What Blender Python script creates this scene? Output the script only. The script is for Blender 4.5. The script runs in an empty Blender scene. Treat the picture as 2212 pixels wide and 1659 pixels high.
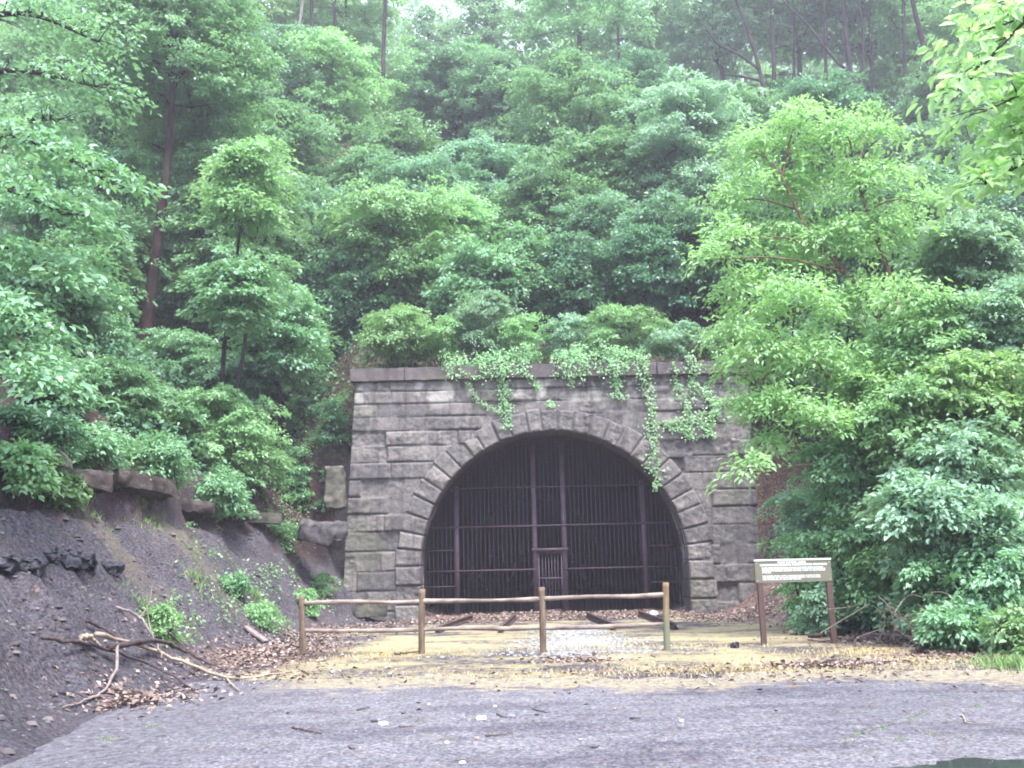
import bpy, math
import numpy as np
from mathutils import Matrix, Vector

SC = bpy.context.scene
COL = SC.collection
rad = math.radians
PI = math.pi

# ------------------------------------------------------------------ camera
EYE = np.array([0.0, 0.0, 1.57])
PITCH, ROLL, FPX = rad(10.8), rad(1.3), 2050.0
_r = np.array([1.0, 0, 0]); _f = np.array([0, math.cos(PITCH), math.sin(PITCH)])
_u = np.array([0, -math.sin(PITCH), math.cos(PITCH)])
RT = math.cos(ROLL) * _r - math.sin(ROLL) * _u
UP = math.cos(ROLL) * _u + math.sin(ROLL) * _r
cam_d = bpy.data.cameras.new('camera'); cam = bpy.data.objects.new('camera', cam_d); COL.objects.link(cam)
cam_d.sensor_width = 36; cam_d.lens = 36 * FPX / 2212; cam_d.clip_start = 0.05; cam_d.clip_end = 2000
M = Matrix.Identity(4)
for i in range(3):
    M[i][0], M[i][1], M[i][2], M[i][3] = RT[i], UP[i], -_f[i], EYE[i]
cam.matrix_world = M
SC.camera = cam

# ------------------------------------------------------------------ world, sun, exposure
SUN_EL, SUN_AZ = rad(62), rad(150)       # azimuth clockwise from +Y
SKY = 0.13
SUN = 2.9
EXPO = 1.88
w = bpy.data.worlds.new("World"); SC.world = w; w.use_nodes = True
nt = w.node_tree; nt.nodes.clear()
sky = nt.nodes.new('ShaderNodeTexSky'); sky.sky_type = 'NISHITA'; sky.sun_disc = False
sky.sun_elevation = SUN_EL; sky.sun_rotation = SUN_AZ; sky.dust_density = 4.0; sky.air_density = 1.2
bg = nt.nodes.new('ShaderNodeBackground'); bg.inputs['Strength'].default_value = SKY
wo = nt.nodes.new('ShaderNodeOutputWorld')
tc = nt.nodes.new('ShaderNodeTexCoord'); cn = nt.nodes.new('ShaderNodeTexNoise')
cn.inputs['Scale'].default_value = 2.2; cn.inputs['Detail'].default_value = 6
mr = nt.nodes.new('ShaderNodeMapRange'); mr.inputs[1].default_value = .3; mr.inputs[2].default_value = .6
mr.inputs[3].default_value = .55; mr.inputs[4].default_value = .95
mx = nt.nodes.new('ShaderNodeMix'); mx.data_type = 'RGBA'; mx.inputs[7].default_value = (6.2, 6.9, 9.2, 1)   # bright cloud
nt.links.new(tc.outputs['Generated'], cn.inputs['Vector']); nt.links.new(cn.outputs['Fac'], mr.inputs[0])
nt.links.new(mr.outputs[0], mx.inputs[0]); nt.links.new(sky.outputs[0], mx.inputs[6])
nt.links.new(mx.outputs[2], bg.inputs['Color']); nt.links.new(bg.outputs[0], wo.inputs[0])
sl = bpy.data.lights.new('sun', 'SUN'); sl.energy = SUN; sl.angle = rad(28); sl.color = (1, .97, .92)
so = bpy.data.objects.new('sun', sl); COL.objects.link(so)
sdir = Vector((math.sin(SUN_AZ) * math.cos(SUN_EL), math.cos(SUN_AZ) * math.cos(SUN_EL), math.sin(SUN_EL)))
so.rotation_euler = sdir.to_track_quat('Z', 'Y').to_euler(); so.location = (10, -20, 40)
vs = SC.view_settings; vs.view_transform = 'Standard'; vs.look = 'None'; vs.gamma = 1; vs.exposure = EXPO
SC.view_settings.use_curve_mapping = False
SC.cycles.max_bounces = 6; SC.cycles.diffuse_bounces = 3; SC.cycles.glossy_bounces = 2
SC.cycles.transmission_bounces = 4; SC.cycles.transparent_max_bounces = 4; SC.cycles.volume_bounces = 0
SC.cycles.caustics_reflective = False; SC.cycles.caustics_refractive = False
SC.cycles.sample_clamp_indirect = 6; SC.cycles.use_denoising = True; SC.cycles.filter_width = 1.9

# ------------------------------------------------------------------ noise
def _hash(ix, iy, iz, seed):
    n = (ix.astype(np.int64) * 374761393 + iy.astype(np.int64) * 668265263 + iz.astype(np.int64) * 2147483647 * 3 + seed * 1274126177) & 0xFFFFFFFF
    n = ((n ^ (n >> 13)) * 1103515245) & 0xFFFFFFFF
    n = ((n ^ (n >> 15)) * 2246822519) & 0xFFFFFFFF
    return ((n ^ (n >> 16)) & 0xFFFFFF) / float(0xFFFFFF)
def vn3(x, y, z, seed=0):
    x, y, z = np.broadcast_arrays(np.asarray(x, float), np.asarray(y, float), np.asarray(z, float))
    xi, yi, zi = np.floor(x), np.floor(y), np.floor(z)
    fx, fy, fz = x - xi, y - yi, z - zi
    fx, fy, fz = fx * fx * (3 - 2 * fx), fy * fy * (3 - 2 * fy), fz * fz * (3 - 2 * fz)
    r = 0
    for a in (0, 1):
        for b in (0, 1):
            for c in (0, 1):
                wgt = (fx if a else 1 - fx) * (fy if b else 1 - fy) * (fz if c else 1 - fz)
                r = r + wgt * _hash(xi + a, yi + b, zi + c, seed)
    return r
def fbm(x, y, z=0.0, seed=0, oct=4):
    s, a, t = 0, 1.0, 0
    for o in range(oct):
        s = s + a * vn3(np.asarray(x) * 2 ** o, np.asarray(y) * 2 ** o, np.asarray(z) * 2 ** o, seed + o); t += a; a *= .5
    return s / t
sst = lambda a, b, x: (lambda t: t * t * (3 - 2 * t))(np.clip((np.asarray(x, float) - a) / (b - a), 0, 1))

# ------------------------------------------------------------------ terrain heights
PY = 32.0                      # plane of the portal face
PXC = 1.27                     # its middle
def toeL(y): return np.interp(y, [-20, 4, 9, 14, 20, 25, 29, 32, 36], [-5.5, -4.9, -4.7, -5.0, -5.5, -5.4, -4.9, -4.3, -4.3])
def toeR(y): return np.interp(y, [-20, 4, 10, 14.5, 16.5, 18, 22, 28, 32, 36], [16, 15, 14, 12.5, 9.5, 8.0, 7.0, 6.2, 6.6, 7.0])
def terrain(x, y):
    x = np.asarray(x, float); y = np.asarray(y, float)
    base = -0.01 * np.clip(y - 20, 0, 14)
    wob = (fbm(x * .35, y * .35, 0, 5, 3) - .5)
    dL = toeL(y) - x + wob * 1.2
    hL = np.interp(dL, [0, .5, 2.6, 3.1, 3.3, 4.0, 7, 60, 200], [0, .25, 2.45, 2.7, 4.0, 4.4, 7.4, 42, 60])
    stp = np.interp(y, [8, 14, 27, 31], [0, 1, 1, 0])
    hL2 = np.interp(dL, [0, .5, 3.1, 4.0, 7, 60, 200], [0, .25, 3.5, 4.4, 7.4, 42, 60])
    hL = hL * stp + hL2 * (1 - stp)
    dR = x - toeR(y) + wob * 1.5
    hR = np.interp(dR, [0, .8, 3, 60, 200], [0, .3, 2.0, 38, 60])
    dB = y - 31.6 + wob
    out = np.clip(np.maximum(PXC - 7.2 - x, x - PXC - 7.2), 0, 99)
    hB = np.interp(dB, [0, 1, 42, 80, 300], [0, .6, 37.5, 48, 40]) * sst(.0, .8, out + (y > PY + 1.3))
    h = np.power(hL ** 2.2 + hB ** 2.2 + hR ** 2.2, 1 / 2.2)
    hP = 7.95 + np.interp(y - PY - 1.4, [0, 36, 80, 300], [0, 31, 38, 30]) - 1.5 * out + (wob * 1.2) * sst(0, 4, y - PY - 1.4)
    h = np.where(y > PY + 1.3, np.maximum(h, hP), h)
    cap = 38.3 - np.clip(y - 74, 0, 60) * .28 + 1.5 * wob
    h = np.where(h > cap - 3, cap - 3 + 3 * (1 - np.exp(-(h - cap + 3) / 3)), h)
    rough = sst(.1, .9, h)
    h = h + .07 * np.exp(-((y - 32.6) / 1.3) ** 2) * (.5 + vn3(x * .9, y * .9, 0, 29)) * (np.abs(x - PXC) < 4.5)
    h = h + base + rough * ((fbm(x * 1.3, y * 1.3, 0, 11, 4) - .5) * .8 + (fbm(x * 4, y * 4, 0, 17, 3) - .5) * .26)
    h = h + (fbm(x * .9, y * .9, 0, 23, 3) - .5) * .05 * sst(15.5, 19, y)
    return h
def ray(px, py):
    return RT * (px - 1106) / FPX + UP * (829.5 - py) / FPX + _f
def at(px, py, Y):
    d = ray(px, py); return EYE + d * (Y / d[1])
def hit(px, py, y0=5.0):
    d = ray(px, py); ys = np.arange(y0, 140, .1)
    P = EYE[None] + d[None] * (ys / d[1])[:, None]
    k = np.nonzero(P[:, 2] <= terrain(P[:, 0], P[:, 1]))[0]
    p = P[k[0]] if len(k) else P[-1]
    return np.array([p[0], p[1], float(terrain(p[0], p[1]))])
def tz(x, y): return float(terrain(x, y))

# ------------------------------------------------------------------ mesh helpers
class MB:
    def __init__(s): s.v = []; s.f = []; s.n = 0; s.a = []
    def add(s, v, f, tone=None):
        v = np.asarray(v, float).reshape(-1, 3); f = np.asarray(f, int)
        s.v.append(v); s.f.append(f + s.n); s.n += len(v)
        s.a.append(np.broadcast_to(np.asarray(.5 if tone is None else tone, float), (len(v),)))
        return s
    def build(s, name, mat, parent=None, smooth=False, origin=None):
        v = np.concatenate(s.v)
        if origin is not None: v = v - np.asarray(origin)
        me = bpy.data.meshes.new(name)
        quads = [f for f in s.f if f.shape[1] == 4]; tris = [f for f in s.f if f.shape[1] == 3]
        q = np.concatenate(quads) if quads else np.zeros((0, 4), int)
        t = np.concatenate(tris) if tris else np.zeros((0, 3), int)
        me.vertices.add(len(v)); me.vertices.foreach_set('co', v.astype(np.float32).ravel())
        li = np.concatenate([q.ravel(), t.ravel()]).astype(np.int32)
        me.loops.add(len(li)); me.loops.foreach_set('vertex_index', li)
        me.polygons.add(len(q) + len(t))
        st = np.concatenate([np.arange(len(q)) * 4, len(q) * 4 + np.arange(len(t)) * 3]).astype(np.int32)
        me.polygons.foreach_set('loop_start', st)
        if smooth: me.polygons.foreach_set('use_smooth', np.ones(len(st), bool))
        me.update(calc_edges=True)
        at_ = me.attributes.new('tone', 'FLOAT', 'POINT'); at_.data.foreach_set('value', np.concatenate(s.a).astype(np.float32))
        me.materials.append(mat)
        o = bpy.data.objects.new(name, me); COL.objects.link(o)
        if parent is not None: o.parent = parent
        if origin is not None: o.location = origin if parent is None else (0, 0, 0)
        return o
def tag(o, label=None, cat=None, group=None, kind=None):
    if label: o['label'] = label
    if cat: o['category'] = cat
    if group: o['group'] = group
    if kind: o['kind'] = kind
    return o
def thing(name, label, cat, loc=(0, 0, 0), group=None):
    o = bpy.data.objects.new(name, None); COL.objects.link(o); o.location = loc; o.empty_display_size = .3
    return tag(o, label, cat, group)
def gridfaces(nu, nv, closed=False):
    i, j = np.meshgrid(np.arange(nu - 1), np.arange(nv - (0 if closed else 1)), indexing='ij')
    a = i * nv + j; b = i * nv + (j + 1) % nv; c = (i + 1) * nv + (j + 1) % nv; d = (i + 1) * nv + j
    return np.stack([a, b, c, d], -1).reshape(-1, 4)
def tube(P, R, k=7, rough=0.0, seed=0, cap=True):
    P = np.asarray(P, float); n = len(P); R = np.broadcast_to(np.asarray(R, float), (n,))
    T = np.gradient(P, axis=0); T /= np.linalg.norm(T, axis=1)[:, None] + 1e-9
    ref = np.array([0, 0, 1.]) if abs(T[0][2]) < .9 else np.array([1., 0, 0])
    a = np.linspace(0, 2 * PI, k, endpoint=False); V = []
    s = np.cross(T[0], ref); s /= np.linalg.norm(s)
    for i in range(n):
        s = s - T[i] * (s @ T[i]); s /= np.linalg.norm(s) + 1e-9
        b = np.cross(T[i], s)
        V.append(P[i] + R[i] * (np.cos(a)[:, None] * s + np.sin(a)[:, None] * b))
    V = np.concatenate(V)
    if rough: 
        c = np.repeat(P, k, 0); V = c + (V - c) * (1 + rough * (vn3(V[:, 0] * 4, V[:, 1] * 4, V[:, 2] * 4, seed)[:, None] - .5) * 2)
    F = gridfaces(n, k, True)
    if cap and k >= 4:
        V = np.concatenate([V, P[:1], P[-1:]]); m = n * k; j = np.arange(k); jn = (j + 1) % k
        F2 = np.concatenate([np.stack([jn, j, np.full(k, m)], -1), np.stack([(n - 1) * k + j, (n - 1) * k + jn, np.full(k, m + 1)], -1)])
        return [(V, F), (np.zeros((0, 3)), F2)]
    return [(V, F)]
def addtube(mb, *a, tone=None, **k):
    L = tube(*a, **k); base = mb.n
    mb.add(*L[0], tone=tone)
    if len(L) > 1:
        mb.f.append(L[1][1] + base)
def curve(P, n=10):
    P = np.asarray(P, float); t = np.linspace(0, 1, len(P)); u = np.linspace(0, 1, n)
    if len(P) > 3 or len(P) == 3:
        out = []
        m = len(P) - 1
        for q in u:
            s = min(int(q * m), m - 1); f = q * m - s
            p0, p1, p2, p3 = P[max(s - 1, 0)], P[s], P[s + 1], P[min(s + 2, m)]
            out.append(.5 * ((2 * p1) + (-p0 + p2) * f + (2 * p0 - 5 * p1 + 4 * p2 - p3) * f * f + (-p0 + 3 * p1 - 3 * p2 + p3) * f ** 3))
        return np.array(out)
    return np.stack([np.interp(u, t, P[:, i]) for i in range(3)], -1)
def boxgrid(x0, x1, y0, y1, z0, z1, res=.12, amp=0.0, fr=2.0, seed=0, rnd=0.0):
    """a box with rough faces, optionally rounded towards an ellipsoid"""
    V = []; F = []; n = 0
    dims = (x1 - x0, y1 - y0, z1 - z0); c = np.array([(x0 + x1) / 2, (y0 + y1) / 2, (z0 + z1) / 2]); h = np.array(dims) / 2
    for ax in range(3):
        o1, o2 = (ax + 1) % 3, (ax + 2) % 3
        n1 = max(2, int(dims[o1] / res) + 2); n2 = max(2, int(dims[o2] / res) + 2)
        for s in (-1, 1):
            a, b = np.meshgrid(np.linspace(-1, 1, n1), np.linspace(-1, 1, n2), indexing='ij')
            p = np.zeros((n1 * n2, 3)); p[:, ax] = s; p[:, o1] = a.ravel(); p[:, o2] = b.ravel()
            f = gridfaces(n1, n2)
            if s < 0: f = f[:, ::-1]
            V.append(p); F.append(f + n); n += len(p)
    p = np.concatenate(V)
    if rnd > 0:
        q = p / np.linalg.norm(p, axis=1)[:, None]
        p = p * (1 - rnd) + q * rnd * 1.15
    P = p * h + c
    if amp:
        nz = np.stack([fbm(P[:, 0] * fr, P[:, 1] * fr, P[:, 2] * fr, seed + 7 * i, 3) - .5 for i in range(3)], -1)
        P = P + nz * 2 * amp
    return P, np.concatenate(F)
def rotz(v, a, c=(0, 0, 0)):
    c = np.asarray(c); v = v - c; ca, sa = math.cos(a), math.sin(a)
    return np.stack([v[:, 0] * ca - v[:, 1] * sa, v[:, 0] * sa + v[:, 1] * ca, v[:, 2]], -1) + c

# ------------------------------------------------------------------ materials
def newmat(name):
    m = bpy.data.materials.new(name); m.use_nodes = True; m.node_tree.nodes.clear(); return m
class NT:
    def __init__(s, m): s.t = m.node_tree
    def n(s, ty, ins=None, **kw):
        nd = s.t.nodes.new('ShaderNode' + ty)
        for k, v in kw.items(): setattr(nd, k, v)
        for k, v in (ins or {}).items():
            if isinstance(v, bpy.types.NodeSocket): s.t.links.new(v, nd.inputs[k])
            else: nd.inputs[k].default_value = v
        return nd
    def noise(s, scale, detail=4, vec=None, rough=.55, out='Fac', dist=0):
        nd = s.n('TexNoise', {'Scale': scale, 'Detail': detail, 'Roughness': rough, 'Distortion': dist})
        if vec is not None: s.t.links.new(vec, nd.inputs['Vector'])
        return nd.outputs[out]
    def pos(s, scale=(1, 1, 1)):
        g = s.n('NewGeometry'); mp = s.n('Mapping', {'Vector': g.outputs['Position'], 'Scale': scale}); return mp.outputs[0]
    def ramp(s, fac, lo, hi, a=0.0, b=1.0):
        return s.n('MapRange', {0: fac, 1: lo, 2: hi, 3: a, 4: b}).outputs[0]
    def mix(s, fac, a, b, mode='MIX'):
        nd = s.n('Mix', data_type='RGBA', blend_type=mode)
        for k, v in ((0, fac), (6, a), (7, b)):
            if isinstance(v, bpy.types.NodeSocket): s.t.links.new(v, nd.inputs[k])
            else: nd.inputs[k].default_value = v if k == 0 else tuple(v) + (1,) * (4 - len(v))
        return nd.outputs[2]
    def math(s, op, a, b=0.0):
        return s.n('Math', {0: a, 1: b}, operation=op).outputs[0]
    def attr(s, name, out='Fac'): return s.n('Attribute', attribute_name=name).outputs[out]
    def out(s, col, rough=.8, bump=None, bs=.3, bd=.02, spec=.3, metal=0):
        ins = {'Base Color': col if isinstance(col, bpy.types.NodeSocket) else tuple(col) + (1,), 'Roughness': rough, 'Specular IOR Level': spec, 'Metallic': metal}
        if bump is not None:
            ins['Normal'] = s.n('Bump', {'Height': bump, 'Strength': bs, 'Distance': bd}).outputs[0]
        p = s.n('BsdfPrincipled', ins); o = s.n('OutputMaterial', {'Surface': p.outputs[0]}); return p

def mat_leaf(name, ca, cb, cc=None, trans=.36, gloss=.5):
    m = newmat(name); t = NT(m)
    g = t.n('NewGeometry'); rnd = g.outputs['Random Per Island']
    oi = t.n('ObjectInfo')
    big = t.noise(.55, 2, t.pos())
    fac = t.math('ADD', t.math('MULTIPLY', rnd, .45), t.math('MULTIPLY', t.ramp(big, .3, .7), .55))
    col = t.mix(fac, ca, cb)
    if cc is not None: col = t.mix(t.ramp(rnd, .9, 1.0), col, cc)
    hs = t.n('HueSaturation', {'Hue': t.ramp(oi.outputs['Random'], 0, 1, .488, .512), 'Value': t.ramp(oi.outputs['Random'], 0, 1, .82, 1.22), 'Color': col})
    col = hs.outputs[0]
    p = t.n('BsdfPrincipled', {'Base Color': col, 'Roughness': .38, 'Specular IOR Level': gloss})
    tcol = t.mix(.5, col, (ca[0] * 1.3 + .03, ca[1] * 1.5 + .02, ca[2] * .6), 'MIX')
    tr = t.n('BsdfTranslucent', {'Color': tcol})
    ms = t.n('MixShader', {0: trans, 1: p.outputs[0], 2: tr.outputs[0]})
    t.n('OutputMaterial', {'Surface': ms.outputs[0]}); return m
LEAF = {
    'lime': mat_leaf('leaf_lime', (.33, .52, .25), (.21, .40, .18), (.50, .62, .38), .42),
    'mid': mat_leaf('leaf_mid', (.225, .405, .235), (.125, .275, .15), (.33, .49, .28)),
    'blue': mat_leaf('leaf_bluegreen', (.21, .385, .26), (.125, .265, .175), (.27, .42, .30)),
    'pale': mat_leaf('leaf_pale', (.29, .46, .33), (.19, .34, .23), (.38, .52, .40)),
    'near': mat_leaf('leaf_near', (.40, .60, .31), (.28, .48, .22), (.54, .66, .44), .55),
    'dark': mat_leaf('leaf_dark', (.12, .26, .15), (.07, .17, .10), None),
    'fresh': mat_leaf('leaf_fresh', (.30, .50, .26), (.19, .37, .18), (.40, .54, .29)),
}
def mat_bark(name, a, b):
    m = newmat(name); t = NT(m)
    n1 = t.noise(6, 5, t.pos((1.6, 1.6, .35))); n2 = t.noise(1.2, 3, t.pos())
    col = t.mix(t.ramp(n1, .35, .65), a, b); col = t.mix(t.ramp(n2, .5, .7, 0, .4), col, (.09, .11, .07))
    t.out(col, .95, n1, .8, .04, .08); return m
BARK = mat_bark('bark_dark', (.018, .013, .016), (.055, .040, .042))
BARKR = mat_bark('bark_reddish', (.014, .008, .009), (.045, .026, .025))
BARKL = mat_bark('bark_pale', (.16, .13, .11), (.34, .30, .26))
def mat_ground():
    m = newmat('ground'); t = NT(m)
    P = t.pos()
    fine = t.noise(20, 8, P, .78); mid = t.noise(5, 5, P, .6); big = t.noise(.9, 4, P)
    vor = t.n('TexVoronoi', {'Scale': 26.0, 'Vector': P}); vc = vor.outputs['Color']
    cind = t.mix(t.ramp(fine, .38, .64), (.036, .033, .042), (.225, .213, .25)); cind = t.mix(t.ramp(t.noise(7, 6, P, .75), .45, .6, 0, .6), cind, (.5, .48, .5), 'MULTIPLY')
    cind = t.mix(t.ramp(mid, .42, .68, 0, .75), cind, (1.0, .84, .76), 'MULTIPLY'); cind = t.mix(t.ramp(big, .5, .7, 0, .35), cind, (.04, .036, .044))
    leafc = t.mix(t.n('SeparateColor', {0: vc}).outputs[0], (.11, .062, .052), (.36, .25, .21))
    yel = t.mix(t.ramp(mid, .3, .7), (.56, .47, .25), (.28, .24, .16)); yel = t.mix(t.ramp(fine, .4, .75, 0, .6), yel, (.66, .58, .38))
    grav = t.mix(t.n('SeparateColor', {0: vc}).outputs[1], (.17, .165, .165), (.36, .35, .335))
    grn = t.mix(t.ramp(mid, .3, .7), (.05, .10, .03), (.11, .18, .06))
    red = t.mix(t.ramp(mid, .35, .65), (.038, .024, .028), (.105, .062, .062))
    A = t.n('Attribute', attribute_name='cover'); s = t.n('SeparateColor', {0: A.outputs['Color']})
    B = t.n('Attribute', attribute_name='cover2'); s2 = t.n('SeparateColor', {0: B.outputs['Color']})
    def th(a, w=.22):
        return t.ramp(t.math('ADD', a, t.math('MULTIPLY', t.math('SUBTRACT', mid, .5), 1.6)), .5 - w, .5 + w)
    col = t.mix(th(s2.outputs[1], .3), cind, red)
    col = t.mix(th(s2.outputs[2], .3), col, t.mix(t.ramp(fine, .35, .7), (.11, .095, .08), (.26, .225, .19)))
    col = t.mix(th(s.outputs[0]), col, yel)
    col = t.mix(th(s.outputs[1]), col, leafc)
    col = t.mix(th(s.outputs[2]), col, grav)
    col = t.mix(th(s2.outputs[0]), col, grn)
    bmp = t.math('ADD', t.math('MULTIPLY', fine, .35), t.math('MULTIPLY', t.noise(9, 8, P, .75), .8))
    t.out(col, .9, bmp, 1.0, .14, .15); return m
def mat_road():
    m = newmat('road'); t = NT(m); P = t.pos()
    fine = t.noise(24, 8, P, .8); sp = t.noise(9, 5, P, .75); mid = t.noise(2.2, 5, P, .6); big = t.noise(.35, 3, P); dm = t.noise(.8, 5, t.pos((.5, 1.2, 1)), .6)
    str_ = t.noise(.7, 6, t.pos((.55, 1.5, 1)), .65)
    vor = t.n('TexVoronoi', {'Scale': 34.0, 'Vector': P}); vcs = t.n('SeparateColor', {0: vor.outputs['Color']})
    col = t.mix(t.ramp(fine, .40, .62), (.060, .057, .068), (.315, .308, .335))
    col = t.mix(.85, col, t.mix(t.ramp(sp, .40, .60), (.62, .60, .62), (1.12, 1.12, 1.12)), 'MULTIPLY')
    col = t.mix(t.ramp(mid, .42, .62, 0, .8), col, (.74, .72, .75), 'MULTIPLY')
    col = t.mix(t.ramp(dm, .48, .60, 0, .8), col, (.62, .60, .66), 'MULTIPLY')
    col = t.mix(t.ramp(str_, .5, .66, 0, .7), col, (1.25, 1.24, 1.22), 'MULTIPLY')
    col = t.mix(t.ramp(t.noise(3.3, 6, P, .7), .54, .66, 0, .7), col, (1.0, .88, .74), 'MULTIPLY')
    edge = t.attr('tone')
    e = t.ramp(t.math('ADD', edge, t.math('MULTIPLY', t.math('SUBTRACT', t.noise(2.8, 7, t.pos((.7, 1.4, 1)), .75), .5), 2.4)), .50, .62)
    yel = t.mix(t.ramp(sp, .38, .62), (.44, .37, .22), (.13, .115, .105))
    col = t.mix(t.math('MULTIPLY', e, .8), col, yel)
    gr = t.math('MULTIPLY', t.ramp(t.noise(2.6, 5, P, .7), .62, .70), t.ramp(big, .42, .6))
    col = t.mix(t.math('MULTIPLY', gr, .7), col, (.13, .20, .08))
    col = t.mix(t.ramp(t.math('ADD', t.attr('side'), t.math('MULTIPLY', t.math('SUBTRACT', t.noise(2.0, 5, P, .65), .5), 1.2)), .3, .8), col, t.mix(t.ramp(t.math('MULTIPLY', t.math('ADD', fine, sp), .5), .40, .60), (.040, .037, .045), (.20, .19, .215)))
    t.out(col, .85, t.math('ADD', t.math('MULTIPLY', fine, .4), sp), 1.0, .05, .25); return m
def mat_stone(name='sandstone', right_lichen=True):
    m = newmat(name); t = NT(m); P = t.pos()
    tone = t.attr('tone'); n0 = t.noise(5, 5, P, .7); n1 = t.noise(2.2, 6, P, .65); n2 = t.noise(14, 6, P, .7)
    streak = t.noise(1.4, 5, t.pos((2.6, 2.6, .28)), .6); big = t.noise(.45, 3, P)
    col = t.mix(tone, (.092, .086, .090), (.225, .205, .190))
    col = t.mix(t.ramp(n1, .45, .68, 0, .5), col, (.165, .145, .145))
    col = t.mix(t.ramp(n2, .44, .64, 0, .55), col, (.080, .076, .086)); col = t.mix(t.ramp(n0, .52, .66, 0, .6), col, (.235, .215, .19)); col = t.mix(t.ramp(n0, .46, .34, 0, .55), col, (.055, .05, .058))
    col = t.mix(t.ramp(streak, .5, .66, 0, .62), col, (.055, .05, .055))
    col = t.mix(t.ramp(streak, .42, .30, 0, .35), col, (.27, .25, .23))
    g = t.n('SeparateXYZ', {0: t.n('NewGeometry').outputs['Position']})
    # pale salts weeping out under the coping, and pale lichen over the right pier
    salts = t.math('MULTIPLY', t.math('MULTIPLY', t.ramp(g.outputs[2], 6.7, 7.3), t.ramp(g.outputs[2], 7.86, 7.8)), t.ramp(t.noise(1.5, 4, t.pos((1, 1, .7))), .50, .62))
    col = t.mix(t.math('MULTIPLY', salts, .9), col, (.44, .41, .38))
    ln = t.math('MULTIPLY', t.ramp(t.noise(9, 6, P, .75), .60, .68), t.ramp(t.noise(1.1, 2, P), .40, .58))
    col = t.mix(t.math('MULTIPLY', t.math('MULTIPLY', ln, t.ramp(g.outputs[0], 3.0, 6.4)), .95), col, (.50, .54, .50))
    wst = t.math('MULTIPLY', t.math('MULTIPLY', t.ramp(g.outputs[1], 32.08, 32.2), t.ramp(g.outputs[2], 4.4, 2.6)), t.ramp(t.noise(3.0, 5, t.pos((1, 2.2, .25)), .7), .53, .60))
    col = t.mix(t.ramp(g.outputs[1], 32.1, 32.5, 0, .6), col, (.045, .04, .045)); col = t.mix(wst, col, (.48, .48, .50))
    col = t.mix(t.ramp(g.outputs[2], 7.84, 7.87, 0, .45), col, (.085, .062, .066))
    col = t.mix(t.math('MULTIPLY', t.ramp(big, .55, .7), .35), col, (.10, .115, .065))
    t.out(col, .88, t.math('ADD', n2, t.math('MULTIPLY', n1, .6)), .8, .03, .25); return m
def mat_lining():
    m = newmat('lining'); t = NT(m); P = t.pos(); 
    n = t.noise(3, 5, P, .7); g = t.n('SeparateXYZ', {0: t.n('NewGeometry').outputs['Position']})
    br = t.n('TexBrick', {'Scale': 3.0, 'Vector': t.n('Mapping', {'Vector': t.n('CombineXYZ', {0: g.outputs[1], 1: t.attr('tone')}).outputs[0]}).outputs[0],
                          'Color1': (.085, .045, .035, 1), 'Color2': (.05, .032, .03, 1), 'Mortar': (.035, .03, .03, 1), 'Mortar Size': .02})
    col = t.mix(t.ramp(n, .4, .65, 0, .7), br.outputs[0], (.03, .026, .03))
    w_ = t.math('MULTIPLY', t.ramp(t.noise(3.2, 5, t.pos((1, 2.5, .2)), .7), .56, .64), t.ramp(g.outputs[2], 3.6, 1.2))
    col = t.mix(t.math('MULTIPLY', w_, .9), col, (.42, .42, .44))
    t.out(col, .9, n, .6, .04, .2); return m
def mat_wood(name, a, b, sc=(1, 1, 1), fr=9):
    m = newmat(name); t = NT(m); n = t.noise(fr, 6, t.pos(sc), .65); n2 = t.noise(2.5, 3, t.pos())
    col = t.mix(t.ramp(n, .32, .68), a, b); col = t.mix(t.ramp(n2, .5, .75, 0, .5), col, (a[0] * .8, a[1] * .85, a[2] * .8))
    t.out(col, .8, n, .5, .01, .25); return m
def mat_simple(name, a, b, fr=5, rough=.8, spec=.3, metal=0, bs=.5, bd=.01):
    m = newmat(name); t = NT(m); n = t.noise(fr, 5, t.pos(), .65)
    t.out(t.mix(t.ramp(n, .35, .65), a, b), rough, n, bs, bd, spec, metal); return m
M_GROUND, M_ROAD, M_STONE, M_LINING = mat_ground(), mat_road(), mat_stone(), mat_lining()
M_POST = mat_wood('post_wood', (.075, .054, .042), (.215, .158, .108), (1.5, 1.5, .3))
def mat_postg():
    m = newmat('algae_post_wood'); t = NT(m); n = t.noise(9, 6, t.pos((1.5, 1.5, .3)), .65); z_ = t.n('SeparateXYZ', {0: t.n('NewGeometry').outputs['Position']}).outputs[2]
    col = t.mix(t.ramp(n, .32, .68), (.125, .080, .045), (.30, .215, .125))
    col = t.mix(t.ramp(t.math('ADD', z_, t.math('MULTIPLY', n, .5)), 1.15, .7, 0, .85), col, (.15, .175, .12)); t.out(col, .8, n, .5, .01, .25); return m
M_POSTG = mat_postg()
M_RAIL = mat_wood('rail_wood', (.11, .082, .070), (.36, .30, .26), (.5, 1.5, 1.5), 6)
M_GATE = mat_simple('gate_steel', (.085, .055, .080), (.125, .082, .110), 4, .6, .4)
M_BARS = mat_simple('bar_steel', (.058, .038, .062), (.090, .062, .092), 4, .6, .4)
M_RUST = mat_simple('rusted_rail', (.045, .030, .034), (.11, .072, .07), 7, .7, .4)
M_BROWN = mat_wood('brown_post', (.075, .045, .042), (.12, .078, .070), (2, 2, .3))
M_SIGN = mat_simple('sign_board', (.135, .132, .094), (.165, .160, .115), 3, .45, .4, bs=.05)
M_SIGNTOP = mat_simple('sign_cap', (.55, .56, .54), (.68, .69, .67), 3, .5, .4, bs=.05)
M_LETTER = mat_simple('sign_lettering', (.66, .68, .66), (.74, .76, .74), 3, .6, .3, bs=.05)
M_ROCK = mat_simple('bank_rock', (.040, .036, .042), (.12, .11, .11), 4.5, .9, .2, bs=.9, bd=.05)
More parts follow.
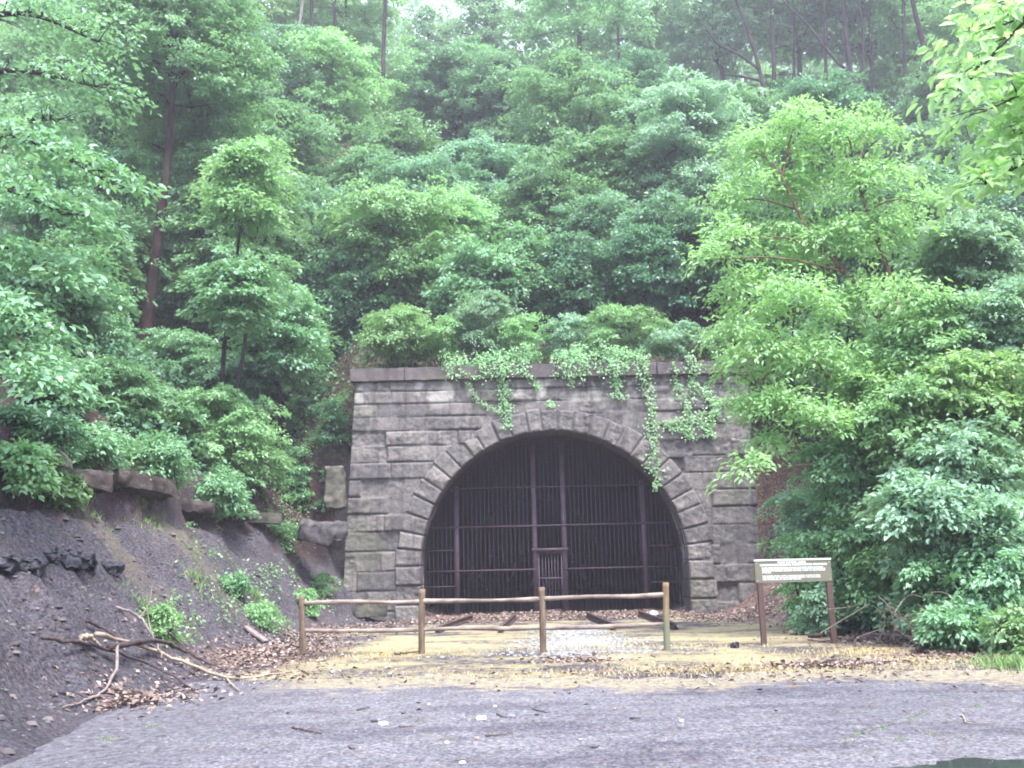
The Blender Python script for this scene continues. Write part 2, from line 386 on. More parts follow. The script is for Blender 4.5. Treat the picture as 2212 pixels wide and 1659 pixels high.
M_ROCKG = mat_simple('mossy_block', (.055, .055, .045), (.13, .125, .10), 4, .9, .2, bs=.8, bd=.04)
M_LEDGE = mat_simple('ledge_rock', (.030, .024, .024), (.10, .082, .075), 5, .9, .2, bs=.9, bd=.05)
M_COAL = mat_simple('coal_lump', (.018, .018, .026), (.06, .06, .075), 9, .7, .3, bs=.9, bd=.03)
M_WHITE = mat_simple('white_stone', (.55, .54, .53), (.78, .77, .76), 20, .8, .2)
M_GREYST = mat_simple('grey_stone', (.14, .135, .15), (.30, .29, .31), 20, .85, .2)
M_TWIG = mat_simple('twig', (.045, .032, .032), (.10, .072, .065), 20, .85, .2)
M_TAN = mat_simple('dead_wood', (.22, .165, .12), (.40, .33, .26), 14, .85, .2)
M_GREYW = mat_simple('grey_dead_wood', (.14, .11, .105), (.27, .225, .21), 12, .85, .2)
M_DKW = mat_simple('dark_dead_wood', (.035, .025, .027), (.095, .070, .070), 12, .85, .2)
def mat_litter(name, cols):
    m = newmat(name); t = NT(m); g = t.n('NewGeometry')
    cr = t.n('ValToRGB', {0: g.outputs['Random Per Island']}); e = cr.color_ramp.elements
    e[0].position = 0; e[0].color = cols[0] + (1,); e[1].position = 1; e[1].color = cols[-1] + (1,)
    for i, c in enumerate(cols[1:-1]): x = e.new((i + 1) / (len(cols) - 1)); x.color = c + (1,)
    t.out(cr.outputs[0], .8, spec=.2); return m
M_LITTER = mat_litter('leaf_litter', [(.085, .055, .048), (.19, .14, .12), (.29, .225, .195), (.13, .09, .078), (.42, .36, .33)])
M_GRAVEL = mat_litter('gravel_bits', [(.15, .15, .155), (.27, .265, .26), (.21, .21, .21), (.36, .35, .34)])
M_GRASS = mat_litter('grass_blades', [(.10, .21, .06), (.20, .33, .12), (.15, .27, .08), (.33, .38, .20)])
M_STRAW = mat_litter('straw', [(.38, .30, .14), (.55, .45, .24), (.30, .22, .12), (.62, .54, .34)])

# ------------------------------------------------------------------ ground
def spaced(lo, hi, fine, flo, fhi, grow=1.12):
    c = list(np.arange(flo, fhi + 1e-6, fine)); s = fine; x = c[-1]
    while x < hi: s = min(s * grow, 6); x += s; c.append(x)
    s = fine; x = c[0]
    while x > lo: s = min(s * grow, 6); x -= s; c.insert(0, x)
    return np.array(c)
gx = spaced(-160, 170, .14, -13, 14); gy = spaced(-60, 220, .14, 6, 33.2)
gy = np.sort(np.concatenate([gy[(gy < PY + 1.1) | (gy > PY + 1.5)], [PY + 1.12, PY + 1.45]]))
GX, GY = np.meshgrid(gx, gy, indexing='ij'); GZ = terrain(GX, GY)
V = np.stack([GX, GY, GZ], -1).reshape(-1, 3); F = gridfaces(len(gx), len(gy))
cen = V[F].mean(1); sp = V[F][:, :, 1].max(1)
hole = (np.abs(cen[:, 0] - PXC) < 5.2) & (cen[:, 1] > PY + 1.1) & (cen[:, 1] < PY + 1.5)
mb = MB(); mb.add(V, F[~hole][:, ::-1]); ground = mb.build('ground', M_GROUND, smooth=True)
tag(ground, kind='structure')
x, y, z = V[:, 0], V[:, 1], V[:, 2]
n1 = fbm(x * .8, y * .8, 0, 31, 4); n2 = fbm(x * .45, y * .45, 0, 37, 3)
flat = 1 - sst(.15, .6, z)
def blob(cx, cy, rx, ry): return np.clip(1.25 - np.sqrt(((x - cx) / rx) ** 2 + ((y - cy) / ry) ** 2), 0, 1)
yel = flat * (.55 + .9 * vn3(x * 1.1, y * 2.2, 0, 35)) * (sst(13.0, 14.5, y) * (1 - sst(29, 31, y)) * sst(-6.2, -3.6, x)) * (.08 + 1.0 * n1) 
yel = np.maximum(yel, flat * blob(6.5, 15.2, 5.5, 1.3) * (.35 + .7 * n1)); yel = np.maximum(yel, flat * blob(3.2, 16.2, 3.4, 1.3) * (.4 + .75 * n1))
tanm = x * 0
for (px_, py_, a_, b_) in ((250, 1165, 1.3, 1.0), (400, 1185, 1.5, .8), (180, 1120, .9, .9)):
    h_ = hit(px_, py_); tanm = np.maximum(tanm, blob(h_[0], h_[1], a_ * 1.1, b_ * 1.3) * .75)
lit = np.maximum.reduce([sst(28.0, 30.5, y) * (1 - sst(33.8, 34.5, y)) * sst(-4.2, -3, x) * (1 - sst(8.5, 9, x)),
    blob(-4.7, 19, 1.6, 4.0), blob(-4.6, 12.6, .8, 1.1), blob(-4.4, 26.5, 1.5, 3.5), blob(7.2, 29, 2.2, 5), blob(7.4, 22, 1.6, 5.0),
    blob(8.2, 16.2, 3.0, 1.1), blob(1.0, 16.1, 1.1, .4) * .8, blob(4.6, 14.9, 1.2, .5) * .9, blob(9.6, 32, 1.4, 8), blob(7.8, 19, 2.6, 2)])
lit = lit * (.55 + .7 * n1)
gvl = blob(1.15, 20.6, 1.3, 3.6) * (1 - sst(30, 31, y)) * .55; gvl = np.maximum(gvl, flat * .25 * n1 * sst(15, 16.5, y))
grn = np.maximum(sst(4.6, 6.5, z) * (-.1 + .8 * n2), blob(11.5, 13.8, 2.2, 1.6) * .9)
grn = np.maximum(grn, flat * blob(10, 11.5, 3, 1.5) * .7)
soil_shade = np.maximum(sst(1.2, 2.5, z) * sst(28, 30, y) * (.6 + .6 * n1), sst(4.4, 5.5, z)); soil_shade = np.maximum(soil_shade, sst(2.3, 2.9, z) * (x < -6) * (y < 32) * .55)  # red soil; last term darkens the bank face, imitating shade under the ledge
for nm, ch in (('cover', (yel, lit, gvl)), ('cover2', (grn, soil_shade, tanm))):
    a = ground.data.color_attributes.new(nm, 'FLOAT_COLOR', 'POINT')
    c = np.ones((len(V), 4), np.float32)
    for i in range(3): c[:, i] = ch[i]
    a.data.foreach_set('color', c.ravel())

# road: one gravelled tarmac sheet 6 mm over the ground, its far edge ragged
def road_edge(x): return 14.3 + 1.5 * (fbm(x * .45, 0, 0, 3, 4) - .5) + .8 * (fbm(x * 2.6, 5, 0, 4, 4) - .5) - .08 * np.clip(x, 0, 20)
nu, nv = 260, 110
U = np.linspace(0, 1, nu); X0 = -40 + 80 * U; X0 = np.concatenate([np.linspace(-40, -6, 20), np.linspace(-5.8, 14, 330), np.linspace(14.4, 45, 16)])
Vv = np.linspace(0, 1, nv) ** .6
RX = np.repeat(X0[:, None], nv, 1); yn = -40.0
RY = yn + (road_edge(X0)[:, None] - yn) * Vv[None]
lf = sst(-.3, .3, toeL(RY) - .25 * (fbm(RY * 1.2, RX * 0, 0, 8, 3)) - RX)
RZ = terrain(RX, RY) * (RX < 5) * 0 + .006 - .35 * lf * (RX < -3)
RZ = np.where(RX > 13, .006 - .3 * sst(13, 16, RX), RZ)
ed = .5 + .75 * sst(1.6, 0, (road_edge(X0)[:, None] - RY)); ed = ed * sst(4.0, .5, (road_edge(X0)[:, None] - RY)); ed = ed + .5 * sst(4, 9, RX) * sst(5.2, 1.5, road_edge(X0)[:, None] - RY)
mb = MB(); mb.add(np.stack([RX, RY, RZ], -1), gridfaces(len(X0), nv)[:, ::-1], tone=np.clip(ed, 0, 1.3).ravel())
road = tag(mb.build('road', M_ROAD, smooth=True), kind='structure')
sd = road.data.attributes.new('side', 'FLOAT', 'POINT'); sd.data.foreach_set('value', sst(3.0, .6, RX - toeL(RY)).astype(np.float32).ravel())

# puddle at the camera's right
mw = newmat('puddle_water'); t = NT(mw)
t.out((.035, .04, .04), .08, t.noise(3, 2, t.pos()), .03, .01, .5)
th = np.linspace(0, 2 * PI, 64, endpoint=False)
rr = 1 + .5 * (fbm(np.cos(th) * 2 + 3, np.sin(th) * 2, 0, 41, 4) - .5) * 2
c0 = hit(2090, 1700, 3.0)
PX_, PY_ = c0[0] + .6 + 1.25 * rr * np.cos(th), c0[1] - .08 + .9 * rr * np.sin(th)
V = np.concatenate([np.stack([PX_, PY_, np.full(64, .010)], -1), [[c0[0] + .1, c0[1] + .1, .010]]])
F = np.stack([np.arange(64), (np.arange(64) + 1) % 64, np.full(64, 64)], -1)
mb = MB(); mb.add(V, F); tag(mb.build('puddle', mw), kind='structure')

# ------------------------------------------------------------------ portal
portal = thing('tunnel_portal', 'sandstone block railway tunnel portal with a round arch, in the hillside', 'tunnel portal', (PXC, PY, 0))
OP = np.array([PXC, PY, 0.0])
RI, ZS = 4.44, 1.60            # arch radius, springing height
zc1, zc0 = at(1150, 790, PY)[2], at(1150, 817, PY)[2]
xl_t, xr_t = at(768, 835, PY)[0], 2 * 1.36 - at(768, 835, PY)[0]
xl_b, xr_b = at(738, 1290, PY)[0], at(1648, 1270, PY)[0]
zb = -.35
def xl(z): return xl_b + (xl_t - xl_b) * (z / zc0)
def xr(z): return xr_b + (xr_t - xr_b) * (z / zc0)
hs = np.array([.36, .43, .45, .48, .50, .55, .56, .58, .57, .58, .64, .64, .62, .66, .5])
hs = hs * (zc0 - zb) / hs.sum(); zt = zc0 - np.cumsum(hs)      # course bottoms, from the top
rg = np.random.default_rng(5)
res = .033
nx_, nz_ = int((xr_b - xl_b) / res), int((zc0 - zb) / res)
Z = np.linspace(zb, zc0, nz_); Uu = np.linspace(0, 1, nx_)
ZZ, UU = np.meshgrid(Z, Uu, indexing='xy'); XX = xl(ZZ) + UU * (xr(ZZ) - xl(ZZ))
D = np.zeros_like(XX); T = np.zeros_like(XX)
wobx = (vn3(XX * 2.2, ZZ * 2.2, 0, 61) - .5) * .03
zz = ZZ + (vn3(XX * 1.1, ZZ * .3, 0, 62) - .5) * .022
top = zc0
for ci, b in enumerate(zt):
    inrow = (zz <= top) & (zz > b) if ci < len(zt) - 1 else (zz <= top)
    if ci == 0: inrow = zz > b
    js = [xl_b - .6]
    while js[-1] < xr_b: js.append(js[-1] + rg.choice([.8, 1.2, 1.6, 2.0, 2.4]) * rg.uniform(.85, 1.15))
    js = np.array(js); k = np.clip(np.searchsorted(js, XX + wobx) - 1, 0, len(js) - 2)
    x0, x1 = js[k], js[k + 1]
    dx = np.minimum(XX + wobx - x0, x1 - XX - wobx)
    dzz = np.minimum(zz - b, top - zz)
    e = np.minimum(dx * 1.6, dzz)
    e = e + .016 * (fbm(XX * 9, ZZ * 9, 0, 79, 2) - .5)
    rt = rg.uniform(0, 1, len(js)); pr = rg.uniform(-.035, .05, len(js)); tx = rg.uniform(-.06, .06, len(js)); rk = rg.uniform(.3, 1.6, len(js))
    face = pr[k] + tx[k] * (XX - (x0 + x1) / 2) + rk[k] * (.085 * (fbm(XX * 2.3 + 17 * ci, ZZ * 3.2, k * 3.1, 71, 4) - .5) + .04 * (fbm(XX * 9, ZZ * 9, 0, 72, 3) - .5))
    d = face * sst(.0, .055, e) - (.022 + .04 * sst(.5, .7, vn3(XX * 1.6, ZZ * 1.6, 0, 78))) * (1 - sst(.004, .026, e)) - (.05 * (vn3(XX * .8, ci, 0, 77) > .72)) * (1 - sst(.0, .07, zz - b))
    d = np.where(rg.uniform(0, 1, len(js))[k] < .03, d - .12 * sst(0, .08, e), d)
    D = np.where(inrow, d, D); T = np.where(inrow, rt[k], T); top = b
Yw = PY - D
V = np.stack([XX, Yw, ZZ], -1).reshape(-1, 3); F = gridfaces(nx_, nz_)
c = V[F].mean(1)
def in_arch(x, z, off): return ((z > ZS) & (np.hypot(x - PXC, z - ZS) < RI + off)) | ((z <= ZS) & (np.abs(x - PXC) < RI + off))
keep = ~in_arch(c[:, 0], c[:, 2], .5)
mb = MB(); mb.add(V, F[keep], tone=T.ravel())
DEP = 1.5
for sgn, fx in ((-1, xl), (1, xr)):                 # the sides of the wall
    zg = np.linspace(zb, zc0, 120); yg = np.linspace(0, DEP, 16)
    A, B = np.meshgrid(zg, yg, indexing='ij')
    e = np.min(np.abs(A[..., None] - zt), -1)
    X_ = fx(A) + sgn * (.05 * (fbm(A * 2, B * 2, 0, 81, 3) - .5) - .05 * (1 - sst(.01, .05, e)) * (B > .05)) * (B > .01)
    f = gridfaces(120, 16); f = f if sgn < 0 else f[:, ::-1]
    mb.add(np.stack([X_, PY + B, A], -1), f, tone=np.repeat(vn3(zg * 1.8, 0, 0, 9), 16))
# plain back and top of the wall body
def plainbox(mb, x0, x1, y0, y1, z0, z1, tone=.4):
    v = np.array([[a, b, c_] for a in (x0, x1) for b in (y0, y1) for c_ in (z0, z1)])
    f = np.array([[0, 1, 3, 2], [4, 6, 7, 5], [0, 4, 5, 1], [2, 3, 7, 6], [1, 5, 7, 3], [0, 2, 6, 4]])
    mb.add(v, f, tone=tone)
mb.build('stone_wall', M_STONE, portal, origin=OP)

# arch ring of voussoirs
mb = MB()
arc = PI * RI; nst = 27
leg = ZS - zb
# parameter s from left foot to right foot; stones: 3 on each leg, 27 on the arc
bounds = [0, leg * .36, leg * .68, leg] + [leg + arc * (i + 1) / nst for i in range(nst)] + [leg + arc + leg * .32, leg + arc + leg * .64, 2 * leg + arc]
bounds = np.array(bounds); bounds[4:-4] += rg.uniform(-.05, .05, len(bounds[4:-4]))
S = np.linspace(0, bounds[-1], 620)
k = np.clip(np.searchsorted(bounds, S) - 1, 0, len(bounds) - 2)
es = np.minimum(S - bounds[k], bounds[k + 1] - S)
nr = 30; Rr = np.linspace(0, 1, nr)
def ringpt(s, r, y):
    """s along the intrados, r outward distance"""
    a = np.clip((s - leg) / arc, 0, 1) * PI
    x_ = PXC - (RI + r) * np.cos(a); z_ = ZS + (RI + r) * np.sin(a)
    z_ = np.where(s < leg, zb + s, z_); z_ = np.where(s > leg + arc, zb + (2 * leg + arc - s), z_)
    return np.stack([x_, y, z_], -1)
ang = np.clip((S - leg) / arc, 0, 1)
thick = .84 - .13 * np.sin(ang * PI) ** 2
kk = np.arange(len(bounds)); to = rg.uniform(.25, 1, len(kk)); pr = rg.uniform(-.02, .05, len(kk)); rk = rg.uniform(.5, 1.3, len(kk)); th_j = rg.uniform(-.05, .06, len(kk))
thick = thick + th_j[k] * sst(0, .05, es)
SS, RR = np.meshgrid(S, Rr, indexing='ij'); Rm = RR * thick[:, None]; E = np.minimum(es[:, None], np.minimum(Rm, thick[:, None] - Rm) + .02)
K2 = np.repeat(k[:, None], nr, 1)
dd = (.045 + pr[K2] + rk[K2] * (.13 * (fbm(SS * 2.6, Rm * 3, K2 * 2.7, 91, 4) - .5) + .06 * (fbm(SS * 8, Rm * 8, K2, 92, 3) - .5))) * sst(0, .06, E) - .05 * (1 - sst(.004, .028, es[:, None]))
P = ringpt(SS, Rm, PY - .03 - dd)
mb.add(P.reshape(-1, 3), gridfaces(620, nr), tone=np.repeat(to[k], nr))
Pb = ringpt(S, thick, np.full(620, PY + .16)); Pa = P[:, -1]
mb.add(np.stack([Pa, Pb], 1).reshape(-1, 3), gridfaces(620, 2), tone=np.repeat(to[k], 2))
yy = np.linspace(0, 1, 14); inn = []
for q in yy:
    gap = -.03 * (1 - sst(.0, .04, es)) ; inn.append(ringpt(S, -(.03 * (fbm(S * 2, q * 3, 0, 97, 3) - .5)) * (q > 0) + (-gap) * (q > 0), PY - .03 - dd[:, 0] * (1 - q) + q * 1.3))
inn = np.stack(inn, 1)
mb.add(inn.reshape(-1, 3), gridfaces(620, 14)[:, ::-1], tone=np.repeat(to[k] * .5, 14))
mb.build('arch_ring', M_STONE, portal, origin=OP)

# coping stones
mb = MB(); xx = xl_t - .17; i = 0
while xx < xr_t + .15:
    L = rg.uniform(1.5, 2.3); x2 = min(xx + L, xr_t + .17)
    if xr_t + .17 - x2 < .7: x2 = xr_t + .17
    j = rg.uniform(-.012, .012)
    v, f = boxgrid(xx + .012, x2 - .012, PY - .19 + j, PY + 1.1, zc0 + .004 + j * .3, zc1 + j, .07, .028, 3.0, 200 + i)
    mb.add(v, f, tone=rg.uniform(.0, .6)); xx = x2; i += 1
mb.build('coping', M_STONE, portal, origin=OP)
# lining barrel and its far end
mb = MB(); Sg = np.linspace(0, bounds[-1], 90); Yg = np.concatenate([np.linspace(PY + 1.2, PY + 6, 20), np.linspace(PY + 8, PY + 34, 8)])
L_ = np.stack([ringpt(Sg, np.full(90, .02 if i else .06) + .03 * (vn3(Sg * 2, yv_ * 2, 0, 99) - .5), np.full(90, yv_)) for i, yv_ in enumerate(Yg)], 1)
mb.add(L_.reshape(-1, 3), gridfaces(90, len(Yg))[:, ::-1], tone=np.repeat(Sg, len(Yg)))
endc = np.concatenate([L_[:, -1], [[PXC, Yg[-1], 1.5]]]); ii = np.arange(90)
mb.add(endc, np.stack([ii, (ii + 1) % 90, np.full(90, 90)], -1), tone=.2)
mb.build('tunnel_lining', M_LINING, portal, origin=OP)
# floor of the bore
mb = MB(); A, B = np.meshgrid(np.linspace(PXC - 4.7, PXC + 4.7, 40), np.linspace(PY + .9, PY + 34, 60), indexing='ij')
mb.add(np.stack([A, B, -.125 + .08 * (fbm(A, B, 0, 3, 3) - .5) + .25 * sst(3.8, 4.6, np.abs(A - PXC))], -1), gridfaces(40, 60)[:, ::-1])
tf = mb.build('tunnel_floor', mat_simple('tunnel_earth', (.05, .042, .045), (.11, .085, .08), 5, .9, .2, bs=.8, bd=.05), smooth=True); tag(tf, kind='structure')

# ------------------------------------------------------------------ gate
GYY = 34.0
def gpt(px, py): return at(px, py, GYY)
gate = thing('tunnel_gate', 'tall brown steel bar gate with a narrow door closing the tunnel mouth', 'gate', (PXC, GYY, -.13))
OG = np.array([PXC, GYY, -.13])
def gbox(name, x0, x1, z0, z1, dy=0.0, th=.06, mat=M_GATE, par=gate):
    mb = MB(); plainbox(mb, x0, x1, GYY + dy - th / 2, GYY + dy + th / 2, z0, z1); return mb.build(name, mat, par, origin=OG)
def top_at(x): return ZS + math.sqrt(max(.01, (RI - .03) ** 2 - (x - PXC) ** 2))
gxs = [gpt(987, 1200)[0], gpt(1156, 1200)[0], gpt(1220, 1200)[0], gpt(1393, 1200)[0]]
z_mid, z_up = gpt(1190, 1135)[2], gpt(1190, 1052)[2]
z_low, z_dt, z_dl = gpt(1190, 1229)[2], gpt(1190, 1187)[2], gpt(1190, 1249)[2]
z_s1, z_s2 = gpt(1190, 1184)[2], gpt(1190, 1262)[2]
for gx_ in gxs: gbox('gate_post', gx_ - .085, gx_ + .085, -.13, top_at(gx_) - .1, -.02, .16)
xa, xb = PXC - RI + .05, PXC + RI - .05
def hw(z): return math.sqrt(max(.01, (RI - .03) ** 2 - max(0, z - ZS) ** 2))
for z_, h_ in ((z_mid, .028), (z_up, .018)): gbox('crossbar', PXC - hw(z_), PXC + hw(z_), z_ - h_, z_ + h_, -.115, .03, M_GATE if z_ == z_mid else M_BARS)
gbox('crossbar', PXC - hw(z_low), gxs[1] + .06, z_low - .022, z_low + .022, -.115, .03)
gbox('crossbar', gxs[2] - .06, PXC + hw(z_low), z_low - .022, z_low + .022, -.115, .03)
for z_ in (z_s1, z_s2):
    gbox('crossbar', PXC - hw(z_), gxs[0] - .085, z_ - .02, z_ + .02, -.06, .03)
    gbox('crossbar', gxs[3] + .085, PXC + hw(z_), z_ - .02, z_ + .02, -.06, .03)
bars = np.arange(PXC - RI + .12, PXC + RI - .08, .152)
def panel(x0, x1, z0, par=gate, ztop=None, name='bar_panel'):
    mb = MB()
    for b in bars:
        if x0 < b < x1: plainbox(mb, b - .013, b + .013, GYY - .013, GYY + .013, z0, (ztop if ztop else top_at(b)))
    return mb.build(name, M_BARS, par, origin=OG)
panel(xa, gxs[0] - .1, -.1); panel(gxs[0] + .1, gxs[1] - .1, -.1); panel(gxs[1] + .09, gxs[2] - .09, z_dt + .08); panel(gxs[2] + .1, gxs[3] - .1, -.1); panel(gxs[3] + .1, xb, -.1)
gbox('door_lintel', gxs[1] - .12, gxs[2] + .12, z_dt - .05, z_dt + .05, -.14, .09)
door = MB(); dx0, dx1 = gxs[1] + .095, gxs[2] - .095
plainbox(door, dx0, dx0 + .05, GYY - .05, GYY + .0, -.08, z_dt - .06); plainbox(door, dx1 - .05, dx1, GYY - .05, GYY + .0, -.08, z_dt - .06)
plainbox(door, dx0 + .05, dx1 - .05, GYY - .048, GYY - .002, z_dl - .025, z_dl + .025); plainbox(door, dx0 + .05, dx1 - .05, GYY - .048, GYY - .002, z_dt - .12, z_dt - .07)
plainbox(door, dx0 + .05, dx1 - .05, GYY - .048, GYY - .002, -.08, .02)
d_ = door.build('door', M_GATE, gate, origin=OG)
mb = MB()
for b in np.linspace(dx0 + .05, dx1 - .05, 8)[1:-1]: plainbox(mb, b - .015, b + .015, GYY + .001, GYY + .031, -.06, z_dt - .07)
mb.build('door_bars', M_BARS, d_, origin=OG)
gbox('threshold', gxs[1] + .09, gxs[2] - .09, -.16, -.085, -.02, .1)

# ------------------------------------------------------------------ track rails
def rail_mesh(p0, p1, name, label):
    p0 = np.array(p0); p1 = np.array(p1); L = np.linalg.norm(p1 - p0); d = (p1 - p0) / L; s = np.array([-d[1], d[0], 0]); s /= np.linalg.norm(s)
    prof = np.array([[-.065, 0], [.065, 0], [.065, .015], [.012, .03], [.012, .11], [.036, .122], [.036, .15], [-.036, .15], [-.036, .122], [-.012, .11], [-.012, .03], [-.065, .015]])
    k = len(prof); n = 14; V = []
    for i in range(n):
        c = p0 + d * L * i / (n - 1); V.append(c + prof[:, :1] * s + prof[:, 1:] * np.array([0, 0, 1.]))
    V = np.concatenate(V) - p0; mb = MB(); mb.add(V, gridfaces(n, k, True)[:, ::-1])
    e = np.arange(k); cv = np.array([[0, 0, .08]]); base = 0
    mb.v.append(cv); mb.a.append(np.array([.5])); mb.n += 1
    mb.f.append(np.stack([e, (e + 1) % k, np.full(k, n * k)], -1))
    o = mb.build(name, M_RUST); o.location = p0
    return tag(o, label, 'rail', 'track rails sticking out of the tunnel')
for (a, b, lab) in (((945, 1368), (1020, 1322), 'rusty track rail, outermost of the pair left of the pale gravel'),
                    ((1081, 1368), (1113, 1322), 'rusty track rail running along the left edge of the pale gravel'),
                    ((1326, 1362), (1268, 1318), 'rusty track rail running along the right edge of the pale gravel'),
                    ((1461, 1362), (1380, 1314), 'rusty track rail ending by the right end post of the fence')):
    A = hit(*a); B = at(*b, 30.8); B[2] = tz(B[0], B[1]); A[2] += .0; B[2] += .01; A[2] += .02
    rail_mesh(A, B, 'track_rail', lab)

# ------------------------------------------------------------------ fence
fp = [hit(655, 1417), hit(911, 1413), hit(1173, 1411), hit(1441, 1405)]
tops = [1289, 1275, 1271, 1261]
fence = thing('wooden_fence', 'weathered two-rail round timber fence in front of the tunnel mouth', 'fence', tuple(fp[0])); OF = fp[0]
pxs = [651, 912, 1170, 1438]
for i, p in enumerate(fp):
    tp = at(pxs[i], tops[i], p[1]); tp[1] = p[1]
    mb = MB(); P = curve([p - [0, 0, .3], (p + tp) / 2 + [.006 * (-1) ** i, 0, 0], tp - [0, 0, .02], tp], 9)
    addtube(mb, P, [.062, .062, .060, .059, .058, .057, .057, .055, .042], k=12, rough=.06, seed=i)
    o = mb.build('post', M_POSTG if i == 3 else M_POST, fence, smooth=True, origin=OF)
    if i == 3: o['label'] = 'end post greened with algae at its foot'
rail_px = [((657, 1303), (907, 1299)), ((917, 1298), (1165, 1294)), ((1176, 1294), (1436, 1284)), ((657, 1362), (907, 1360)), ((917, 1360), (1165, 1356)), ((1176, 1357), (1436, 1347))]
for i, (a, b) in enumerate(rail_px):
    s = i % 3; A = at(*a, fp[s][1] + .0); B = at(*b, fp[s + 1][1] + .0)
    A[0] = fp[s][0] - .03 + .06 * 0; B[0] = fp[s + 1][0] + .03
    mb = MB(); P = curve([A, A * .6 + B * .4 + [0, 0, .012 * (-1) ** i], A * .25 + B * .75 - [0, 0, .012], B], 22)
    addtube(mb, P, .040 + .006 * np.sin(np.linspace(0, 7, 22) + i), k=10, rough=.12, seed=20 + i)
    mb.build('fence_rail', M_RAIL, fence, smooth=True, origin=OF)

# ------------------------------------------------------------------ sign
b0, b1 = hit(1645, 1393), hit(1797, 1392)
sy = (b0[1] + b1[1]) / 2; b0[1] = b1[1] = sy
c00, c10 = at(1632, 1258, sy), at(1796, 1256, sy); c01, c11 = at(1628, 1213, sy), at(1793, 1209, sy)
sign = thing('information_sign', 'olive grey information board with white lettering on two brown posts', 'sign', ((b0[0] + b1[0]) / 2, sy, 0))
OS = np.array([(b0[0] + b1[0]) / 2, sy, 0.0])
zt_ = (c01[2] + c11[2]) / 2; zb_ = (c00[2] + c10[2]) / 2; sx0, sx1 = (c00[0] + c01[0]) / 2, (c10[0] + c11[0]) / 2
for (bb, xx) in ((b0, sx0 + .085), (b1, sx1 - .055)):
    mb = MB(); zz0 = tz(bb[0], sy) - .3; hgt = zb_ - .01 - zz0
    v, f = boxgrid(xx - .048, xx + .048, sy - .048, sy + .048, zz0, zz0 + hgt, .1, .003, 3, 5); mb.add(v, f)
    mb.build('post', M_BROWN, sign, origin=OS)
mb = MB(); v, f = boxgrid(sx0, sx1, sy - .045, sy + .02, zb_, zt_, .2); mb.add(v, f); pan = mb.build('board', M_SIGN, sign, origin=OS)
mb = MB(); v, f = boxgrid(sx0 - .006, sx1 + .006, sy - .055, sy + .03, zt_ + .002, zt_ + .035, .1, .003, 4, 2); mb.add(v, f); mb.build('top_edge', M_SIGNTOP, pan, origin=OS)
for cx_ in (sx0 + .04, sx1 - .04):
    for cz_ in (zb_ + .04, zt_ - .04):
        v, f = boxgrid(cx_ - .008, cx_ + .008, sy - .052, sy - .0455, cz_ - .008, cz_ + .008, .01, rnd=.6); mb = MB(); mb.add(v, f); mb.build('screw', M_SIGNTOP, pan, origin=OS)
def text(s, cx, z, size, align='CENTER', width=None, bold=.0):
    cu = bpy.data.curves.new('lettering', 'FONT'); cu.body = s; cu.size = size; cu.align_x = align; cu.extrude = .002; cu.offset = bold
    o = bpy.data.objects.new('tmp', cu); COL.objects.link(o)
    bpy.context.view_layer.update()
    me = bpy.data.meshes.new_from_object(o); wd = max(o.dimensions.x, 1e-4); bpy.data.objects.remove(o); 
    o2 = bpy.data.objects.new('lettering', me); COL.objects.link(o2); o2.parent = pan
    o2.rotation_euler = (PI / 2, 0, 0); o2.location = (cx - OS[0], -.0475, z)
    if width: o2.scale = (width / wd, 1, 1)
    me.materials.clear(); me.materials.append(M_LETTER); return o2
W_ = sx1 - sx0; H_ = zt_ - zb_; mid_ = (sx0 + sx1) / 2
text('BOW TUNNEL (1907)', mid_ - .02, zt_ - .115 * H_, .105 * H_, width=W_ * .37, bold=.003)
text('CONEMAUGH DIVISION, PENNSYLVANIA RAILROAD', mid_ + .01, zt_ - .225 * H_, .105 * H_, width=W_ * .88, bold=.003)
lines = [('IN 1907, WHEN THE PENNSYLVANIA RAILROAD WAS DOING WORK ON ITS MAIN', .80, .345), ('LINE THE TUNNEL WAS CUT THROUGH THE RIDGE TO SHORTEN THE OLD ROUTE', .83, .42),
         ('WHICH RAN BY THE RIVER, REPLACING THE CANAL TUNNEL ON THE OTHER SIDE', .83, .495), ('OF THE HILL.', .12, .57),
         ('THE TUNNEL IS BUILT WITH A CONCRETE LINING. BE SURE TO READ', .76, .73), ('THE HISTORY OF THE BORE WHICH IS BEHIND THIS GATE AND', .76, .81),
         ('WAS ABANDONED IN 1952 AFTER THE DAM.', .51, .89)]
for s_, wf, r in lines: text(s_, sx0 + W_ * .09, zt_ - r * H_, .075 * H_, 'LEFT', W_ * wf, .0015)

# ------------------------------------------------------------------ foliage
def unit(v): return v / (np.linalg.norm(v, axis=-1, keepdims=True) + 1e-9)
def leaf_geo(P, Dr, Nr, L, wf=.55, fine=False):
    Dr = unit(Dr); S_ = unit(np.cross(Dr, Nr)); Nn = np.cross(S_, Dr); L = L[:, None]; n = len(P)
    if not fine:
        V = np.stack([P, P + .45 * L * Dr + .5 * wf * L * S_ + .07 * L * Nn, P + L * Dr - .12 * L * Nn, P + .45 * L * Dr - .5 * wf * L * S_ + .07 * L * Nn], 1)
        return V.reshape(-1, 3), np.arange(4 * n).reshape(-1, 4)
    V = np.stack([P, P + .30 * L * Dr + .5 * wf * L * S_ + .06 * L * Nn, P + .66 * L * Dr + .36 * wf * L * S_ + .03 * L * Nn, P + L * Dr - .18 * L * Nn,
                  P + .66 * L * Dr - .36 * wf * L * S_ + .03 * L * Nn, P + .30 * L * Dr - .5 * wf * L * S_ + .06 * L * Nn], 1)
    b = np.arange(n)[:, None] * 6
    return V.reshape(-1, 3), np.concatenate([b + [0, 1, 2, 3], b + [0, 3, 4, 5]], 0)
